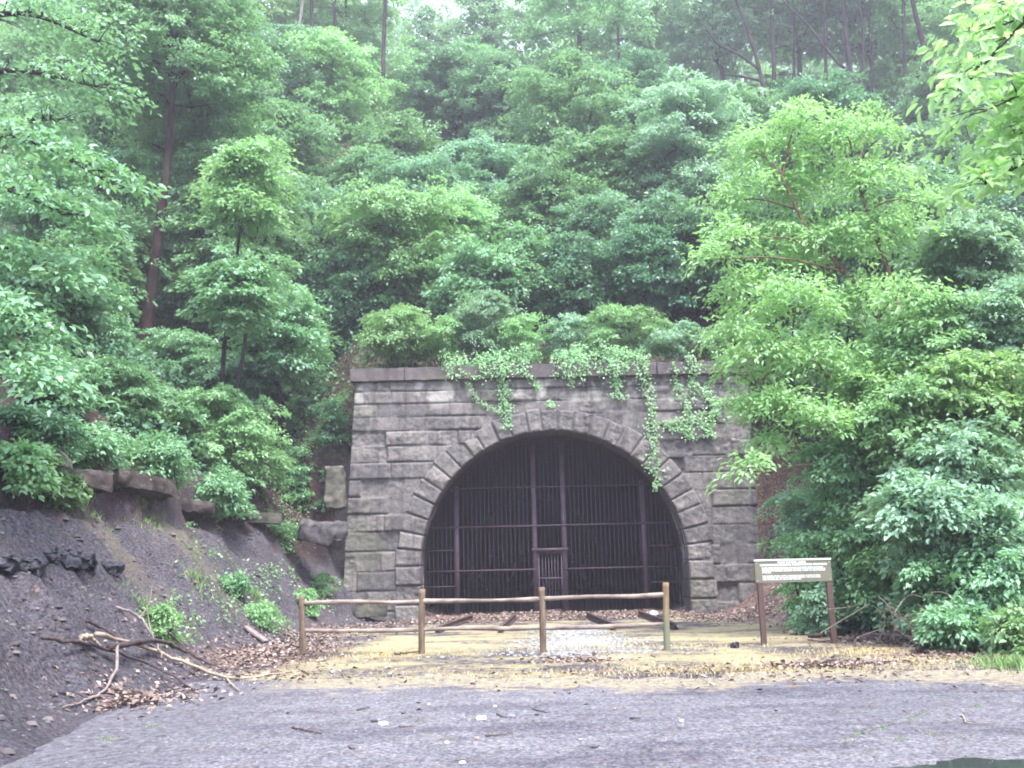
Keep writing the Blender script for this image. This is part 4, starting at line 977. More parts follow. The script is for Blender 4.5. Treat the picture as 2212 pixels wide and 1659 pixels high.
SH = [
 # right bank
 (2090, 560, 110, 22, .9, 'mid', .12, 'pale', 'bluish green shrub with branching stems beside the lime green tree at the upper right', G_R),
 (2160, 690, 95, 20, .9, 'fresh', .12, 'pale', 'shrub at the right edge, below the bluish one with branching stems', G_R),
 (1990, 750, 100, 20.5, .9, 'fresh', .12, 'fresh', 'leafy shrub right below the trunk fork of the lime green tree', G_R),
 (2120, 850, 110, 19, .8, 'fresh', .12, 'lime', 'bright shrub halfway up the right bank at the right edge', G_R),
 (1960, 920, 110, 19.5, .8, 'mid', .12, 'fresh', 'full shrub halfway up the right bank, above the layered maple sprays', G_R),
 (1830, 1010, 75, 20.5, .8, 'mid', .12, 'mid', 'shrub in the shade under the lime green tree, up the slope from the sign', G_R),
 (2080, 1010, 105, 18.5, .7, 'mid', .12, 'pale', 'shrub behind the layered maple sprays on the right bank', G_R),
 (1765, 1110, 65, 22.5, .8, 'pale', .10, 'pale', 'pale shrub beside the right edge of the portal, just above the sign', G_R),
 (1875, 1130, 85, 21, .8, 'mid', .11, 'fresh', 'dense shrub above and right of the sign board', G_R),
 (1990, 1090, 90, 17.6, .45, 'pale', .12, 'pale', 'flat layered maple shrub at the middle of the right bank', G_R),
 (2140, 1130, 90, 17.0, .4, 'pale', .12, 'pale', 'flat layered maple shrub with two pale stems at the right edge', G_R),
 (1910, 1230, 75, 20.4, .8, 'mid', .10, 'fresh', 'drooping shrub right beside the sign board', G_R),
 (1768, 1298, 34, 20.4, .6, 'pale', .09, 'pale', 'small pale shrub seen between the two sign posts', G_R),
 (2040, 1250, 80, 17.4, .8, 'dark', .10, 'mid', 'shaded shrub in the hollow under the layered maples', G_R),
 (2150, 1250, 85, 16.6, .8, 'mid', .11, 'mid', 'round-leaved shrub at the right edge above the grass', G_R),
 (2080, 1345, 65, 16.2, .5, 'mid', .11, 'mid', 'low shrub over the pale leaf litter, right of the dead twigs', G_R),
 (2185, 1345, 45, 15.2, .6, 'fresh', .12, 'fresh', 'low bright shrub at the right edge beside the grass', G_R),
 (1870, 1325, 42, 20.2, .5, 'dark', .09, 'dark', 'thin dark shrub behind the right sign post', G_R),
 # left bank
 (440, 940, 125, 21, .75, 'fresh', .12, 'fresh', 'big bright bush overhanging the dark ledge on the left bank', G_L),
 (530, 1000, 75, 20.5, .6, 'fresh', .11, 'fresh', 'drooping right flank bush at the end of the dark ledge', G_L),
 (330, 1000, 75, 20.5, .55, 'mid', .10, 'mid', 'low bush on the ledge left of the big bright bush', G_L),
 (250, 860, 95, 22, .7, 'mid', .11, 'mid', 'bush at the foot of the bent trunk', G_L),
 (90, 830, 110, 18, .5, 'mid', .12, 'mid', 'bush at the left edge above the ledge', G_L),
 (60, 930, 80, 17, .4, 'dark', .11, 'dark', 'dark low bush at the left edge just over the ledge', G_L),
 (380, 780, 90, 25, .8, 'mid', .12, 'mid', 'layered bush up the slope right behind the bent trunk', G_L),
 (500, 830, 90, 25, .7, 'blue', .12, 'blue', 'bluish layered bush up the slope behind the big bright bush', G_L),
 (590, 800, 70, 29, .8, 'mid', .12, 'mid', 'bush over the gully between the big bright bush and the portal', G_L),
 (200, 720, 90, 24, .6, 'mid', .12, 'mid', 'bush in the dark hollow left of the foot of the bent trunk', G_L),
 (640, 900, 45, 33, 1.0, 'mid', .10, 'mid', 'upright ivy-like bush in the gully left of the portal, topmost', G_L),
 (635, 1010, 40, 31, 1.0, 'mid', .10, 'mid', 'bush in the gully left of the portal, halfway down', G_L),
 (715, 900, 35, 34, 1.0, 'dark', .10, 'dark', 'dark bush touching the left side of the portal', G_L),
 (690, 835, 35, 35, .8, 'mid', .10, 'mid', 'small bush in the gully level with the coping', G_L),
 (120, 1045, 50, 11, .3, 'fresh', .11, 'fresh', 'near leafy sprig sticking out in front of the left bank', G_L),
 (560, 1330, 40, 20.5, .5, 'fresh', .07, 'fresh', 'small fresh green bush at the toe of the bank near the left fence post', G_L),
 (500, 1260, 38, 20.5, .5, 'mid', .07, 'mid', 'small bush low on the cinder bank, above the leaning plank', G_L),
 (345, 1350, 48, 15.0, .7, 'fresh', .07, 'fresh', 'small leafy bush growing up through the fallen branches', G_L),
 (610, 1150, 38, 25, .7, 'mid', .08, 'mid', 'small bush on the bank below the end of the dark ledge', G_L),
 (690, 1260, 32, 24, .6, 'fresh', .08, 'fresh', 'small bush above the left end of the fence', G_L),
 (665, 1290, 22, 18.5, .8, 'fresh', .07, 'fresh', 'sprig touching the top of the left fence post', G_L),
 (640, 1080, 30, 28, .8, 'mid', .08, 'fresh', 'bush left of the flat grey boulder', G_L),
 (180, 960, 70, 17, .4, 'mid', .11, 'mid', 'low grassy bush on the lip of the left bank', G_L),
 (30, 990, 62, 14.5, .4, 'mid', .11, 'fresh', 'bright low bush at the left edge right on the lip of the bank', G_L),
 (330, 900, 80, 21.5, .7, 'mid', .11, 'mid', 'bush filling the gap left of the big bright bush', G_L),
 (470, 1060, 65, 19.8, .5, 'mid', .11, 'mid', 'drooping foliage hanging over the ledge under the big bright bush', G_L),
 (2000, 880, 95, 20, .9, 'x', .12, 'lime', 'bright shrub hiding the foot of the lime green tree trunk', G_R),
 (1900, 850, 80, 20.5, .9, 'x', .12, 'lime', 'shrub in front of the slanting trunk of the lime green tree', G_R),
 (1725, 1190, 40, 22, .8, 'x', .10, 'fresh', 'small bright shrub peeping over the left end of the sign board', G_R),
 # on the portal
 (860, 745, 60, 33.3, .75, 'mid', .11, 'mid', 'layered shrub on the left end of the coping', G_P),
 (955, 750, 48, 33.2, .75, 'mid', .10, 'mid', 'shrub on the coping between the layered shrub and the tall pointed one', G_P),
 (1055, 720, 52, 33.4, 1.2, 'pale', .09, 'pale', 'tall pointed pale shrub on the coping left of the arch crown', G_P),
 (1130, 750, 42, 33.2, .9, 'fresh', .09, 'fresh', 'bright shrub on the coping right beside the tall pointed one', G_P),
 (1215, 745, 45, 33.3, .9, 'pale', .09, 'pale', 'pale feathery shrub on the coping above the arch crown', G_P),
 (1300, 735, 48, 33.3, 1.0, 'mid', .09, 'mid', 'shrub on the coping just right of the arch crown', G_P),
 (1375, 730, 48, 33.3, 1.0, 'fresh', .09, 'fresh', 'upright bright shrub on the coping, above the longest ivy strand', G_P),
 (1455, 755, 48, 33.2, .7, 'pale', .09, 'pale', 'low spreading shrub on the coping right of the longest ivy strand', G_P),
 (1535, 755, 40, 33.2, .7, 'mid', .10, 'mid', 'shrub on the right end of the coping', G_P),
]
for i, (px, py, rp, Y, asp, _, leaf, hue, lab, grp) in enumerate(SH):
    if grp == G_P: py -= 16; rp *= 1.2; hue = {'mid': 'fresh'}.get(hue, hue)
    shrub('shrub', lab, px, py, rp, Y, asp, hue, 400 + i, leaf=leaf * .92, group=grp, fine=Y < 24, dens=1.05 if rp > 50 else .8, nl=12 if rp > 60 else 6, spr=.36 if rp > 50 else .24)

# ivy strands over the portal face
def zm(zx, zy): return ((800 + zx * .5425) * .8534, (850 + zy * .5425) * .8534)
def ivy(label, pts, wid, seed, hue='fresh', n=None):
    rng = np.random.default_rng(seed); P = np.array([at(*zm(a, b), PY - .20) for a, b in pts]); C = curve(P, 24)
    C[:, 1] = np.where(C[:, 2] < zc0, PY - .07, PY - .24); b = C[0].copy()
    root = thing('ivy_vine', label, 'vine', tuple(b), 'ivy strands hanging over the portal face')
    mb = MB(); addtube(mb, C, .012, k=5, cap=False); mb.build('stem', M_TWIG, root, origin=b)
    L = np.linalg.norm(np.diff(C, axis=0), axis=1).sum(); wid = wid * 1.05; m = n or int(L * 120 * (wid / .2) ** .9); q = rng.uniform(0, 1, m) ** .9
    w_ = np.interp(q, np.linspace(0, 1, len(pts)), np.broadcast_to(wid, (len(pts),))) if not np.isscalar(wid) else np.full(m, wid)
    c = np.stack([np.interp(q * 23, np.arange(24), C[:, k]) for k in range(3)], -1)
    side = rng.normal(0, 1, m) * w_ * .5 * (1 + .6 * np.sin(q * 21 + seed)); c[:, 0] += side; c[:, 2] += rng.normal(0, .05, m); c[:, 1] -= np.abs(rng.normal(0, .05, m)) 
    Dr = np.stack([rng.normal(0, .6, m), rng.uniform(-.5, 0, m), rng.uniform(-1, .1, m)], -1); Nr = np.stack([rng.normal(0, .4, m), -1 + 0 * q, rng.uniform(.1, .8, m)], -1)
    v, f = leaf_geo(c, Dr, Nr, rng.uniform(.05, .10, m), .85, False); mb = MB(); mb.add(v, f); mb.build('leaves', LEAF[hue], root, origin=b)
IV = [('thin ivy strand curving right, leftmost on the portal face', [(660, 120), (700, 200), (750, 285), (810, 330), (875, 345)], .09),
      ('thick ivy strand hanging left of the arch crown to the voussoirs', [(850, 90), (860, 180), (880, 270), (885, 340), (893, 430)], .24),
      ('wispy ivy strand just right of the thick one left of the crown', [(960, 110), (975, 170), (1010, 200), (1040, 250)], .14),
      ('short ivy strand over the coping above the arch crown', [(1150, 110), (1165, 160), (1185, 190), (1195, 230)], .10),
      ('ivy strand above the right shoulder of the arch, short and full', [(1370, 100), (1390, 170), (1405, 230), (1420, 290)], .22),
      ('longest ivy strand, reaching down over the right side of the arch', [(1530, 90), (1545, 200), (1565, 330), (1572, 450), (1578, 560), (1590, 715)], .22),
      ('short ivy strand just right of the longest one', [(1665, 120), (1675, 190), (1685, 250), (1690, 290)], .14),
      ('full ivy strand dropping from the coping left of its right end', [(1740, 90), (1760, 180), (1740, 270), (1730, 400), (1745, 480)], .30),
      ('wide ivy patch spreading on the wall near the lime green tree', [(1760, 220), (1830, 270), (1870, 330), (1830, 400), (1840, 470)], .34),
      ('ivy patch spreading left across the blocks beside the right shoulder of the arch', [(1830, 350), (1760, 390), (1680, 400), (1640, 410), (1700, 440)], .26),
      ('tiny ivy tuft on the wall straight above the arch crown', [(1085, 305), (1095, 315), (1105, 325)], .10)]
for i, (lab, pts, wd) in enumerate(IV): ivy(lab, pts, wd, 500 + i, n=60 if i == 10 else None)

rv = np.random.default_rng(44); x0_, x1_ = at(950, 790, PY)[0], at(1560, 790, PY)[0]; xs_ = x0_ + (x1_ - x0_) * rv.uniform(0, 1, 520) ** .9; sel_ = vn3(xs_ * .9, 0, 0, 47) > .22; xs_ = xs_[sel_]; NC = len(xs_)
c_ = np.stack([xs_, PY - .16 + rv.uniform(.0, .9, NC), zc1 + rv.uniform(.0, .45, NC) + .35 * vn3(xs_ * 1.1, 0, 0, 45)], -1); fr_ = rv.uniform(0, 1, NC) < .3
c_[fr_, 1] = PY - .27; c_[fr_, 2] = zc1 - rv.uniform(-.05, .34, fr_.sum()) * (.3 + vn3(xs_[fr_] * 1.7, 0, 0, 46))
O_ = unit(np.stack([rv.normal(0, .6, NC), -1 + 0 * xs_, rv.normal(-.1, .2, NC)], -1)); v, f = sprays(rv, c_, O_, rv.uniform(.10, .26, NC), 10, .10, tilt=1.0, flat=.3, nrm=.5, droop=.6)
mb = MB(); mb.add(v, f); b_ = np.array([PXC + 2, PY, zc1]); tag(mb.build('creeper', LEAF['fresh'], origin=b_), 'leafy creeper mat spilling over the top edge of the coping', 'creeper')

# ------------------------------------------------------------------ stuff: ground cover, litter, gravel, grass
def scatter_leaves(name, mat, pts, L, seed, flat=.5, wf=.6, lift=.02, kind='stuff', fine=False):
    rng = np.random.default_rng(seed); m = len(pts); P = np.array(pts); P[:, 2] = terrain(P[:, 0], P[:, 1]) + rng.uniform(.0, lift, m)
    Dr = rng.normal(0, 1, (m, 3)); Dr[:, 2] = rng.normal(0, flat * .6, m); Nr = np.stack([rng.normal(0, flat, m), rng.normal(0, flat, m), np.ones(m)], -1)
    e = .25; gx_ = (terrain(P[:, 0] + e, P[:, 1]) - terrain(P[:, 0] - e, P[:, 1])) / (2 * e); gy_ = (terrain(P[:, 0], P[:, 1] + e) - terrain(P[:, 0], P[:, 1] - e)) / (2 * e)
    Nr[:, 0] -= np.clip(gx_, -2, 2); Nr[:, 1] -= np.clip(gy_, -2, 2); Dr[:, 2] += (Dr[:, 0] * gx_ + Dr[:, 1] * gy_)
    v, f = leaf_geo(P, Dr, unit(Nr), L * rng.uniform(.6, 1.4, m), wf, fine); mb = MB(); mb.add(v, f); return tag(mb.build(name, mat), kind=kind)
rng = np.random.default_rng(8)
def blobpts(spec):
    out = []
    for (cx, cy, rx, ry, n) in spec:
        a = rng.uniform(0, 2 * PI, n); r = np.abs(rng.normal(0, .55, n)); out.append(np.stack([cx + rx * r * np.cos(a), cy + ry * r * np.sin(a), 0 * a], -1))
    return np.concatenate(out)
LP = blobpts([(-4.7, 19, 1.5, 4.0, 3200), (-4.7, 12.4, .9, 1.2, 900), (-4.4, 26.5, 1.4, 3.5, 1800), (7.2, 28.5, 1.9, 4, 4000), (7.5, 22, 1.5, 4.5, 3200), (8.6, 15.4, 2.8, 1.0, 3600),
              (1.0, 16.1, 1.1, .45, 300), (4.7, 14.7, 1.2, .5, 800), (9.7, 31, .9, 5, 2500), (7.9, 18.6, 2.5, 1.6, 2600), (1.5, 30.6, 4.5, 1.5, 7500), (1.5, 32.8, 4.3, 1.0, 4500), (6.0, 28, 1.6, 2.2, 2500), (-2.5, 29.5, 1.6, 1.6, 1500), (-3.8, 15, 2.5, 1.5, 350),
              (4, 13, 7, 2.6, 260), (3, 14.3, 7, 1.6, 300), (9, 14.0, 4, 1.4, 300), (4.5, 14.4, 1.0, .4, 200), (10, 12.6, 2.5, 1.4, 500), (-7, 36, 2.2, 5, 2500), (-5.2, 23, 1.5, 3, 900)])
LP = LP[(np.abs(LP[:, 0] - PXC) < 4.3) | (LP[:, 1] < PY - .2) | (LP[:, 1] > PY + 1.6) | (LP[:, 0] > 9) | (LP[:, 0] < -6.2)]
inb = (LP[:, 1] > PY + 1.05) & (np.abs(LP[:, 0] - PXC) < 6)
LP = LP[~inb]
for (a_, b_) in (((945, 1368), (1020, 1322)), ((1081, 1368), (1113, 1322)), ((1326, 1362), (1268, 1318)), ((1461, 1362), (1380, 1314))):
    A2 = hit(*a_); B2 = at(*b_, 30.8); tt_ = np.clip((LP[:, 1] - A2[1]) / (B2[1] - A2[1]), 0, 1); xr_ = A2[0] + (B2[0] - A2[0]) * tt_
    LP = LP[~((np.abs(LP[:, 0] - xr_) < .14) & (LP[:, 1] > A2[1]) & (LP[:, 1] < 30.8))]
scatter_leaves('leaf_litter', M_LITTER, LP, .085, 3, .45, .6, .05)
def bits(name, mat, pts, s, seed, lift=0.0):
    rng = np.random.default_rng(seed); m = len(pts); P = np.array(pts); z = terrain(P[:, 0], P[:, 1]); s_ = s * rng.uniform(.4, 1.5, m)
    a0 = rng.uniform(0, 2 * PI, m); h = s_ * rng.uniform(.3, .6, m); W = []
    for ring, (rf, zf) in enumerate(((1.0, -.15), (.72, .75))):
        for i in range(5):
            an = a0 + i * 2 * PI / 5 + ring * .25; q = s_ * rf * rng.uniform(.65, 1.2, m)
            W.append(np.stack([P[:, 0] + q * np.cos(an), P[:, 1] + q * np.sin(an) * .8, z + h * zf * rng.uniform(.8, 1.15, m)], -1))
    W.append(np.stack([P[:, 0], P[:, 1], z + h + lift], -1))
    V = np.stack(W, 1).reshape(-1, 3); b = np.arange(m)[:, None] * 11; mb = MB()
    mb.add(V, np.concatenate([b + [i, (i + 1) % 5, 5 + (i + 1) % 5, 5 + i] for i in range(5)])); mb.f.append(np.concatenate([b + [5 + i, 5 + (i + 1) % 5, 10] for i in range(5)]))
    return tag(mb.build(name, mat), kind='stuff')
bits('gravel', M_GRAVEL, blobpts([(1.25, 19.4, 1.2, 2.2, 2600), (1.4, 24, .9, 3, 1200), (1.2, 18, 1.8, .9, 700)]), .035, 4)
xs = rng.uniform(-5, 12, 11000); ys = 6 + 9.2 * rng.uniform(0, 1, 11000) ** .8; kk_ = (xs > toeL(ys) + .4) & (np.abs(xs) < ys * .62 + 1)
bits('road_grit', mat_litter('road_bits', [(.06, .055, .065), (.20, .19, .21), (.12, .11, .12), (.25, .24, .245), (.16, .12, .10), (.05, .045, .05)]), np.stack([xs, ys, 0 * xs], -1)[kk_], .015, 5, .004)
# cinder lumps over the bank
cx_, cy_ = rng.uniform(-11, -4.2, 9000), rng.uniform(8, 30, 9000)
hz_ = terrain(cx_, cy_); ok = (hz_ > .08) & (hz_ < 3.9)
bits('bank_clods', mat_litter('clod_bits', [(.03, .028, .035), (.085, .075, .08), (.14, .12, .115), (.06, .05, .05)]), np.stack([cx_, cy_, 0 * cx_], -1)[ok][::14] + [.07, .05, 0], .065, 9)
bits('bank_rubble', mat_litter('cinder_bits', [(.035, .032, .04), (.09, .085, .095), (.15, .135, .14), (.10, .085, .08)]), np.stack([cx_, cy_, 0 * cx_], -1)[ok][::2], .032, 6)
def grass(name, spec, h, seed, mat=M_GRASS):
    r2 = np.random.default_rng(seed); P = []
    for (cx, cy, rx, ry, n) in spec:
        a = r2.uniform(0, 2 * PI, n); r = np.abs(r2.normal(0, .5, n)); P.append(np.stack([cx + rx * r * np.cos(a), cy + ry * r * np.sin(a), 0 * a], -1))
    P = np.concatenate(P); m = len(P); P[:, 2] = terrain(P[:, 0], P[:, 1]) - .01; hh = h * r2.uniform(.4, 1.3, m)[:, None]
    d = np.stack([r2.normal(0, .35, m), r2.normal(0, .35, m), np.ones(m)], -1); s = unit(np.stack([r2.normal(0, 1, m), r2.normal(0, 1, m), 0 * hh[:, 0]], -1)) * .007
    lean = np.stack([r2.normal(0, .5, m), r2.normal(0, .5, m), -.15 + 0 * hh[:, 0]], -1)
    V = np.stack([P - s, P + s, P + d * hh * .6 + s * .7, P + d * hh * .6 - s * .7, P + d * hh + lean * hh * .4], 1).reshape(-1, 3)
    b = np.arange(m)[:, None] * 5; mb = MB(); mb.add(V, b + [0, 1, 2, 3]); mb.f.append(b + [3, 2, 4]); return tag(mb.build(name, mat), kind='stuff')
pz = lambda px, py: hit(px, py)[:2]
gsp = []
for (px, py, rx, ry, n) in [(2200, 1440, .7, .9, 1300), (2130, 1395, .6, .5, 800), (2060, 1390, .5, .3, 400), (330, 1330, .5, .5, 500), (300, 1010, .8, .8, 900), (170, 980, .9, .6, 700), (590, 1120, .6, .8, 600), (560, 1300, .6, .6, 500),
                            (430, 1260, .4, .5, 260)]:
    q = pz(px, py); gsp.append((q[0], q[1], rx, ry, n))
grass('grass', gsp, .15, 12)
rsp = []
for (px, py, n) in [(2020, 1590, 30), (1960, 1560, 30), (1860, 1590, 45), (2110, 1530, 30), (1900, 1575, 60), (1945, 1600, 25), (1830, 1605, 25), (2080, 1600, 20), (1990, 1545, 30), (240, 1600, 60), (330, 1570, 40)]:
    q = pz(px, py); rsp.append((q[0], q[1], .16, .12, n))
grass('road_weeds', rsp, .035, 19)
ssp = [(3, 14.3, 6.5, 1.3, 3600), (9.5, 13.6, 3.0, 1.1, 1500), (1.5, 18.4, 3.6, 1.6, 1500), (5.5, 16.5, 2.4, 1.2, 1100), (-2.5, 18, 2.2, 1.6, 900), (7.5, 15.2, 2.5, .9, 500)]
grass('dry_grass', ssp, .06, 13, M_STRAW)
# leafy undergrowth on the slopes
ug = np.random.default_rng(14); m = 17000
ux = ug.uniform(-34, 36, m); uy = ug.uniform(10, 72, m); vis = (np.abs(ux) < uy * .60 + 2) ; ux, uy = ux[vis], uy[vis]; uz = terrain(ux, uy)
nn = fbm(ux * .3, uy * .3, 0, 51, 3)
okk = (uz > np.where(ux < -5, 3.75, 4.3)) & (nn > .30) & ~((np.abs(ux - PXC) < 7.3) & (uy < PY + 1.6)) & ~((np.abs(ux + 11) < 5) & (np.abs(uy - 66) < 9) & (nn < .6))
okk |= (ux > 8.3) & (uy < 34) & (uz > .8) & (uz < 6) & (nn > .42)
ux, uy, uz = ux[okk], uy[okk], uz[okk]
C = np.stack([ux, uy, uz + ug.uniform(.15, .9, len(ux))], -1); O = unit(np.stack([ug.normal(0, 1, len(ux)), -1 + 0 * ux, 0 * ux], -1))
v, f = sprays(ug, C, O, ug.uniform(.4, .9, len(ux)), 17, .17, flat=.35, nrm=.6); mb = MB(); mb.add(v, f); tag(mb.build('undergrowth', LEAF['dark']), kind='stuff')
# little weeds down the gully and bank
r3 = np.random.default_rng(15); WP = []
for (px, py, s, n) in [(650, 950, 60, 60), (640, 1050, 50, 55), (620, 1130, 55, 40), (700, 880, 40, 30), (480, 1290, 70, 26), (590, 1250, 60, 24), (380, 1350, 60, 26), (440, 1200, 60, 14), (700, 1300, 40, 14), (230, 950, 120, 50), (560, 1340, 35, 16), (740, 940, 18, 16), (690, 1080, 30, 20)]:
    for q in range(n):
        WP.append(hit(px + r3.normal(0, s * .5), py + r3.normal(0, s * .45)))
WP = np.array(WP); C = WP + np.array([0, 0, .1]); O = unit(r3.normal(0, 1, (len(C), 3)) * [1, 1, .1])
v, f = sprays(r3, C, O, r3.uniform(.12, .32, len(C)), 13, .085, flat=.4, nrm=.6); mb = MB(); mb.add(v, f); tag(mb.build('weeds', LEAF['fresh']), kind='stuff')

# ------------------------------------------------------------------ rocks, ledge, boulders
def rock(name, label, p, size, rz_=0, mat=M_ROCK, seed=1, cat='rock', group=None, rnd=.35, amp=.12, tiltx=0, tone=.5, fr=None):
    v, f = boxgrid(-size[0] / 2, size[0] / 2, -size[1] / 2, size[1] / 2, -size[2] / 2, size[2] / 2, max(size) / 22, amp * min(size) * 1.6, fr or 1.6 / max(size) * 1.8, seed, rnd)
    mb = MB(); mb.add(v, f, tone); o = mb.build(name, mat, smooth=False); o.location = p; o.rotation_euler = (0, tiltx, rz_); return tag(o, label, cat, group)
RK = 'rock slabs of the dark ledge on the left bank'
led = [((130, 1040), (2.0, 1.2, .35), 'flat dark ledge slab under the leafy sprig at the left edge', .05), ((300, 1062), (1.6, 1.4, .38), 'dark ledge slab below the tuft of grass', .12),
       ((400, 1092), (1.7, 1.3, .30), 'long ledge slab left of the protruding stub', .15), ((500, 1112), (1.6, 1.2, .28), 'ledge slab under the big bright bush', .16)]
for i, ((px, py), sz, lab, tl) in enumerate(led):
    p = hit(px, py + 12); p = p + np.array([-.28, .05, .16 + .06 * math.sin(i * 5)]); rock('rock', lab, tuple(p), sz, .95 + .2 * math.sin(i * 3), M_LEDGE, 30 + i, group=RK, rnd=.10, tiltx=tl, amp=.22, fr=3.2)
p = hit(560, 1132); rock('rock', 'squared stub of rock protruding from the right end of the dark ledge', tuple(p + [.1, -.2, .1]), (1.2, .5, .30), .3, M_ROCKG, 41, rnd=.12, tiltx=.06)
p = at(722, 1055, 31.2); rock('rock', 'upright greenish squared block leaning by the left edge of the portal', (p[0], p[1], p[2]), (.66, .6, 1.35), .25, M_ROCKG, 42, rnd=.28, tiltx=-.07, amp=.14, fr=2.5)
p = at(700, 1150, 29.3); rock('rock', 'flat grey boulder with a dark hollow beneath it, left of the portal', (p[0], p[1], p[2]), (1.35, 1.2, .6), .3, M_ROCK, 43, rnd=.35, tiltx=.16, amp=.3, fr=2.2)
p = at(800, 1310, 31.0); rock('rock', 'squared stone block at the left foot of the portal', (p[0], p[1] + .2, p[2] - .05), (1.0, .7, .5), .05, M_ROCKG, 44, rnd=.1)
for i, (px, py, s, lab) in enumerate([(60, 1225, .30, 'black coal lump near the left edge of the bank'), (150, 1215, .34, 'largest black coal lump on the left bank'), (185, 1228, .26, 'black coal lump touching the largest one on its right'),
                                     (105, 1205, .2, 'small black coal lump between two larger ones'), (243, 1240, .22, 'lone black coal lump right of the others'), (10, 1235, .28, 'black coal lump cut by the left edge')]):
    p = hit(px, py); rock('coal_lump', lab, tuple(p + [0, 0, .02]), (s * 1.5, s, s * .8), i, M_COAL, 50 + i, 'coal lump', 'coal lumps on the left bank', rnd=.4, amp=.55)

# ------------------------------------------------------------------ fallen branches, logs, plank
def branch(label, pts, r, mat, name='fallen_branch', twigs=(), group='fallen branches at the toe of the left bank', lift=.04, onground=True, cat='branch'):
    P = []
    for q in pts:
        p = hit(q[0], q[1]); h = q[2] if len(q) > 2 else lift; P.append(p + [0, 0, h])
    b = P[0].copy(); mb = MB(); C = curve(P, 22); C[1:-1] += (np.random.default_rng(int(abs(b[0] * 100))).normal(0, min(.012, r * .3), (20, 3)))
    addtube(mb, C, np.linspace(r, r * .4, 22), k=8, rough=.15, seed=3)
    for tw in twigs:
        T_ = [hit(q[0], q[1]) + [0, 0, q[2] if len(q) > 2 else lift] for q in tw]; addtube(mb, curve(T_, 10), np.linspace(r * .5, r * .15, 10), k=6, rough=.12)
    o = mb.build(name, mat, smooth=True, origin=b); return tag(o, label, cat, group)
branch('long pale tan fallen branch running right across the pile', [(205, 1418, .25), (300, 1428, .22), (400, 1452, .12), (480, 1472, .06), (560, 1470, .05), (628, 1458, .04)], .035, M_TAN, twigs=[((490, 1473), (505, 1490), (518, 1500))])
branch('thick dark fallen branch in the middle of the pile', [(235, 1432, .2), (330, 1425, .25), (400, 1432, .2), (455, 1448, .08)], .050, M_DKW)
branch('dark branch leaning down towards the pile from the upper left', [(185, 1362, .1), (230, 1388, .12), (278, 1420, .15)], .032, M_DKW)
branch('long thin dark branch reaching to the far left of the pile', [(88, 1425, .25), (170, 1430, .22), (260, 1442, .18), (350, 1462, .08), (420, 1500, .04)], .028, M_DKW, twigs=[((350, 1462, .1), (360, 1490, .05), (400, 1502, .03))])
branch('curved grey branch hooking down in front of the pile', [(250, 1432, .25), (250, 1465, .14), (225, 1500, .05), (185, 1520, .03), (135, 1537, .03)], .026, M_GREYW, twigs=[((190, 1520), (215, 1512, .05), (248, 1515, .04))])
branch('forked grey branch standing in the leafy bush', [(250, 1320, .05), (300, 1365, .2), (335, 1420, .2), (350, 1440, .1)], .028, M_GREYW, twigs=[((300, 1365, .2), (320, 1355, .4), (325, 1330, .5)), ((335, 1420, .2), (322, 1400, .3), (315, 1375, .4))])
branch('thin dark branch slanting right from the leafy bush', [(300, 1330, .15), (360, 1390, .2), (420, 1430, .1), (480, 1450, .04)], .02, M_DKW, twigs=[((360, 1390, .2), (390, 1400, .25), (440, 1445, .06))])
branch('stubby broken limb with a pale torn end at the left of the pile', [(176, 1415, .22), (190, 1420, .22), (215, 1436, .2)], .038, M_TAN)
branch('dark stick lying at the foot of the second fence post', [(852, 1418), (880, 1416), (918, 1411)], .022, M_DKW, group='sticks and twigs on the ground')
branch('dark stick at the toe of the bank left of the fence', [(640, 1425), (680, 1424), (590, 1424)], .015, M_DKW, group='sticks and twigs on the ground')
GL = 'logs lying at the foot of the right bank'
branch('straight pale grey log between the sign posts', [(1705, 1372), (1755, 1370), (1790, 1371)], .045, M_GREYW, 'log', group=GL, cat='log')
branch('dark log passing behind the right sign post', [(1750, 1380), (1830, 1372), (1875, 1366)], .045, M_DKW, 'log', group=GL, cat='log')
branch('thin pale stick just below the dark log at the right sign post', [(1745, 1386), (1775, 1388), (1800, 1388)], .025, M_TAN, 'log', group=GL, cat='log')
branch('grey log lying under the twiggy brush right of the sign', [(1840, 1372), (1920, 1378), (2000, 1385)], .04, M_GREYW, 'log', group=GL, cat='log')
branch('short dark log on the pale leaf litter at the right', [(1985, 1412, .06), (2010, 1404, .08), (2045, 1405, .06)], .055, M_DKW, 'log', group=GL, cat='log')
# bare twiggy brush right of the sign
r4 = np.random.default_rng(16); bb_ = hit(1900, 1375); mb = MB()
for i in range(20):
    a = at(r4.uniform(1840, 2090), r4.uniform(1285, 1330), 17.0 + r4.uniform(-.5, .5)); b = a + [r4.normal(0, .45), r4.normal(0, .2), -r4.uniform(.1, .8)]
    b[2] = max(b[2], tz(b[0], b[1])); m_ = (a + b) / 2 + r4.normal(0, .1, 3); addtube(mb, curve([a, m_, b], 8), np.linspace(.005, .010, 8), k=5, cap=False)
    e = m_ + r4.normal(0, .22, 3); addtube(mb, curve([m_, (m_ + e) / 2 + r4.normal(0, .04, 3), e], 5), np.linspace(.008, .004, 5), k=4, cap=False)
o = mb.build('dead_brush', mat_simple('brush_wood', (.12, .095, .085), (.26, .215, .19), 12, .85, .2), smooth=True, origin=bb_)
tag(o, 'tangle of bare pale twigs under the shrubs right of the sign', 'dead brush')
